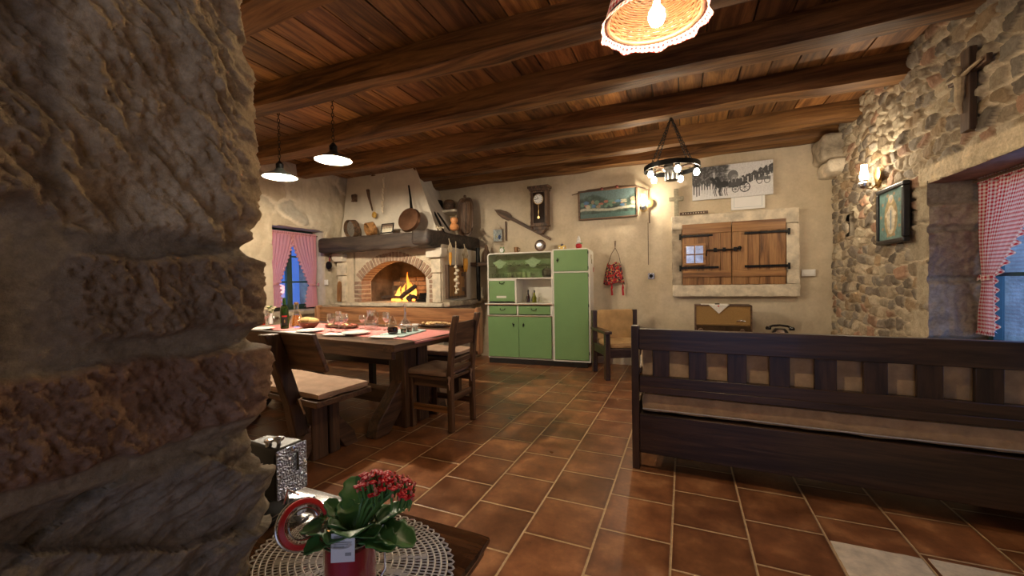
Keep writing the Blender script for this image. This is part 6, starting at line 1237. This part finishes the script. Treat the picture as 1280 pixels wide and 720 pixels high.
k.tube([rgt*-jr+Vector((0, 0, .09)), rgt*-(jr+.018)+Vector((0, 0, .082)), rgt*-(jr+.030)+fwd*.01+Vector((0, 0, .098)), rgt*-(jr+.012)+fwd*.02+Vector((0, 0, .108))], .0016, 6); k.tube([rgt*-jr+fwd*.01+Vector((0, 0, .09)), rgt*-(jr+.025)+fwd*.012+Vector((0, 0, .07)), rgt*-(jr+.034)+fwd*.0+Vector((0, 0, .09))], .0016, 6)
k.o('wire_bail', M_steel, t)
lidc = rgt*-(jr+.037)+fwd*.010+Vector((0, 0, .098)); nrm = (rgt*.62-fwd*.66+Vector((0, 0, .42))).normalized(); zq = nrm.to_track_quat('Z', 'Y').to_matrix().to_4x4(); LMt = Matrix.Translation(lidc) @ zq
k = B(); k.lathe([(.0255, -.002), (.0325, 0), (.0335, .005), (.0325, .009), (.0265, .011), (.0245, .004), (.0255, -.002)], 36, LMt, False); k.o('rubber_ring', M_red, t)
k = B(); k.lathe([(.033, -.010), (.035, -.004), (.031, .0), (.029, -.004), (.018, -.010), (.001, -.012)], 36, LMt); k.lathe([(.0245, .010), (.0245, .015), (.021, .015), (.020, .002), (.001, -.002)], 36, LMt, False); k.o('glass_lid', M_glass, t)
k = B(); k.tube([LMt @ Vector((.034*math.cos(q), .034*math.sin(q), -.004)) for q in [2*math.pi*i/36 for i in range(36)]], .0016, 6, closed=True); k.tube([LMt @ Vector((.020*math.cos(q), .020*math.sin(q), .004)) for q in [2*math.pi*i/30 for i in range(30)]], .0012, 6, closed=True); k.o('lid_wire', M_steel, t)
k = B(); k.tube([LMt @ Vector((-.02, .034, -.004)), LMt @ Vector((-.014, .052, .004)), LMt @ Vector((0, .04, .0))], .0014, 6); k.o('lid_catch', M_steel, t)
# plant
pt = T('kalanchoe_plant', 'kalanchoe with scalloped green leaves and small red flowers growing in the jar', 'plant', (JX+.008, JY+.003, SZ+.088))
m, nt, b = newmat('glossy_leaf'); vL = coords(nt); nt.links.new(ramp(nt, noise(nt, vL, 18), [(.3, (.035, .11, .022)), (.7, (.085, .22, .05))]), b.inputs[0]); b.inputs['Roughness'].default_value = .42; bump(nt, b, noise(nt, vL, 70), .2, .002); M_leaf = m
def leaf(az, el, L_, W_, curl=.5, base=0.0, roll=0, x0=0):
    """leaf growing outward in the direction az, rising at el degrees, edges scalloped, folded on its midrib"""
    dx = Vector((math.cos(az), math.sin(az), 0)); sd = Vector((-math.sin(az), math.cos(az), 0)); k = B()
    def f(a, b__):
        s_ = (b__-.5)*2; w_ = W_*(math.sin(math.pi*min(1, a*.93+.035))**.62)*(.55+.55*a)*(1+.11*math.sin(a*30)*abs(s_)**3)
        if a < .18: w_ *= .25+.75*(a/.18)**1.5
        e = math.radians(el-curl*60*a); r_ = L_*a
        p = dx*(base+r_*math.cos(math.radians(el)-curl*.5*a))+Vector((0, 0, 1))*(r_*math.sin(math.radians(el)-curl*.75*a)); up = (Vector((0, 0, 1))*math.cos(e)-dx*math.sin(e))
        q = sd*math.cos(roll)+up*math.sin(roll); return p+q*(s_*w_)+up*(abs(s_)**1.5*w_*.28-.003*math.sin(a*9)*(1-abs(s_)))
    k.grid(f, 40, 12); return k.o('leaf', M_leaf, pt, solid=.0016)
# directions are given relative to the viewer's right (rgt) and away (fwd)
RA = math.atan2(rgt.y, rgt.x)
for a_, el, L_, W_, cu_ in ((180, 28, .085, .026, .4), (205, 20, .070, .027, .5), (160, 52, .075, .018, .1), (150, 30, .075, .024, .3), (250, 52, .062, .026, .5), (285, 60, .072, .030, .5), (225, 66, .055, .022, .3), (-8, 22, .095, .032, .55), (-30, 28, .080, .026, .5), (20, 36, .095, .020, .2), (42, 30, .080, .024, .4), (75, 50, .09, .026, .3), (110, 55, .10, .026, .2), (320, 50, .06, .024, .5), (100, 30, .08, .026, .4), (135, 60, .06, .02, .2)):
    leaf(RA+math.radians(a_), el*.9, L_*.86, W_*.98, cu_, .006)
M_stem = plain('light_green_stem', (.10, .22, .05), .5, 0, .15, 30); M_fl = plain('red_petal', (.62, .012, .02), .5, 0, .2, 60); M_flp = plain('pink_bud', (.62, .16, .10), .5, 0, .3, 60)
rs2 = np.random.RandomState(11)
fc = Vector((0, 0, 0))
for i in range(9):
    a = i*2.4; tip = rgt*(.036+.026*math.cos(a))+fwd*(.02+.022*math.sin(a))+Vector((0, 0, .058+.010*rs2.rand())); k = B(); k.tube([(0, 0, 0), tip*.5+Vector((0, 0, .01)), tip], [.003, .0025, .0018], 6); k.o('flower_stem', M_stem, pt)
flw = B(); bud = B(); cal = B(); nfl = 0
for i in range(170):
    u_ = rs2.uniform(-1, 1); v_ = rs2.uniform(-1, 1)
    if u_*u_+v_*v_ > 1: continue
    c_ = rgt*(.038+.044*u_)+fwd*(.022+.032*v_)+Vector((0, 0, .062+.014*(1-u_*u_-v_*v_)-.008*u_+rs2.uniform(-.010, .004)))
    cal = B(); cal.tube([c_-Vector((0, 0, .018))+Vector((-rgt.x*.006*u_, -rgt.y*.006*u_, 0)), c_], [.0010, .0017], 5); 
    op = rs2.rand() < .45; fb = B()
    if op:
        for j in range(4):
            q = j*math.pi/2+i; fb.ball(c_+Vector((.0031*math.cos(q), .0031*math.sin(q), .001)), .0031, (1, 1, .45), 8)
    else: fb.ball(c_, .0021, (1, 1, 1.5), 8)
    fo = fb.o('blossom', M_fl if op else M_flp, pt); cal.o('pedicel', M_stem, fo)
# label card
p = Vector((0, 0, 0))-fwd*.038+rgt*.006; t = T('plant_label', 'small white printed card stuck in the jar in front of the plant', 'card', (JX+p.x, JY+p.y, SZ+.078), math.degrees(RA)+4)
t.rotation_euler[0] = math.radians(-6); k = B(); k.box(-.0155, .0155, -.0005, .0005, 0, .037); k.o('card', M_paper, t, smooth=0)
k = B()
for i in range(6): k.box(-.012, .012-.005*((i*7) % 3), -.0009, -.0005, .033-.0026*i, .0337-.0026*i)
k.box(.003, .011, -.0009, -.0005, .008, .012); k.o('printed_lines', plain('grey_print', (.35, .35, .34), .8, 0, .05, 5, 0), t, smooth=0)
# sewing machine head with engraved face plate
M_jap = plain('black_japanned_iron', (.014, .014, .015), .5, 0, .2, 20, .05)
mx_ = -.722; y0_, y1_ = .512, .580
sm = T('sewing_machine', 'antique black sewing machine with an engraved silver face plate beside the doorway stone', 'sewing machine', (mx_, (y0_+y1_)/2, SZ), 0)
k = B(); dy = .034
k.ring([[Vector((x, y, z)) for y, z in ((-dy*s_, .03), (dy*s_, .03), (dy*s_, .118), (dy*.8*s_, .130), (-dy*.8*s_, .130), (-dy*s_, .118))] for x, s_ in ((-.004, 1), (-.03, 1.02), (-.05, .9), (-.10, .7))]); k.o('machine_head', M_jap, sm, bev=.004)
k = B(); k.ring([[Vector((x, y, z)) for y, z in ((-.022, .062), (.022, .062), (.026, .11), (-.026, .11))] for x in (-.09, -.20, -.26)]); k.o('arm', M_jap, sm, bev=.008)
mp_, nt, b = newmat('engraved_nickel_sky_tint'); vq = coords(nt); vo = nt.nodes.new('ShaderNodeTexVoronoi'); vo.inputs['Scale'].default_value = 280; vo.feature = 'SMOOTH_F1'; nt.links.new(vq, vo.inputs[0]); b.inputs['Base Color'].default_value = (.55, .62, .84, 1); b.inputs['Metallic'].default_value = 1; b.inputs['Roughness'].default_value = .28; bump(nt, b, vo.outputs['Distance'], 1.0, .01)  # blue of the reflected sky is painted into the nickel's base colour
k = B(); k.box(-.003, .001, -.033, .033, .032, .128); fpl = k.o('face_plate', mp_, sm, bev=.002)
k = B(); k.box(.0008, .0022, -.001+.010, .003+.010, .075, .112); k.o('lever_slot', M_black, fpl, smooth=0); k = B(); k.tube([(.002, .012, .085), (.008, .016, .082), (.012, .022, .088), (.009, .018, .094)], .0017, 6); k.o('take_up_lever', M_steel, sm)
for y, z in ((.0, .037), (.0, .122)): k = B(); k.lathe([(.005, 0), (.0045, .003), (.001, .004)], 12, TR(.001, y, z) @ RY(90)); k.o('plate_screw', M_steel, fpl)
k = B(); k.lathe([(.004, .13), (.004, .14), (.010, .141), (.010, .146), (.004, .148), (.001, .149)], 16, TR(-.022, -.012, 0)); k.o('thumb_screw', M_steel, sm); k = B(); k.lathe([(.006, .12), (.006, .136), (.009, .138), (.008, .142), (.001, .143)], 14, TR(-.040, -.02, 0)); k.o('tension_nut', M_steel, sm)
k = B(); k.cyl((-.018, .0, .032), (-.018, .0, .004), .0035); k.cyl((-.026, .0, .032), (-.026, .0, .012), .0025); k.o('presser_bar', M_steel, sm)
k = B(); rbox(k, -.30, .018, -.075, .038, .002, .014, .02, 0, 1, .004, 1); k.o('machine_bed', M_black, sm); k = B(); k.box(-.04, .012, -.07, .03, .0135, .0155); k.o('slide_plate', M_steel, sm, bev=.001)
k = B(); k.tube([(-.02, -.034, .09), (-.02, -.046, .088), (-.02, -.048, .07), (-.02, -.036, .065)], .0022, 6); k.lathe([(.011, 0), (.012, .004), (.006, .006), (.005, .012)], 14, TR(-.03, .034, .085) @ RX(-90)); k.o('tension_discs', M_steel, sm)
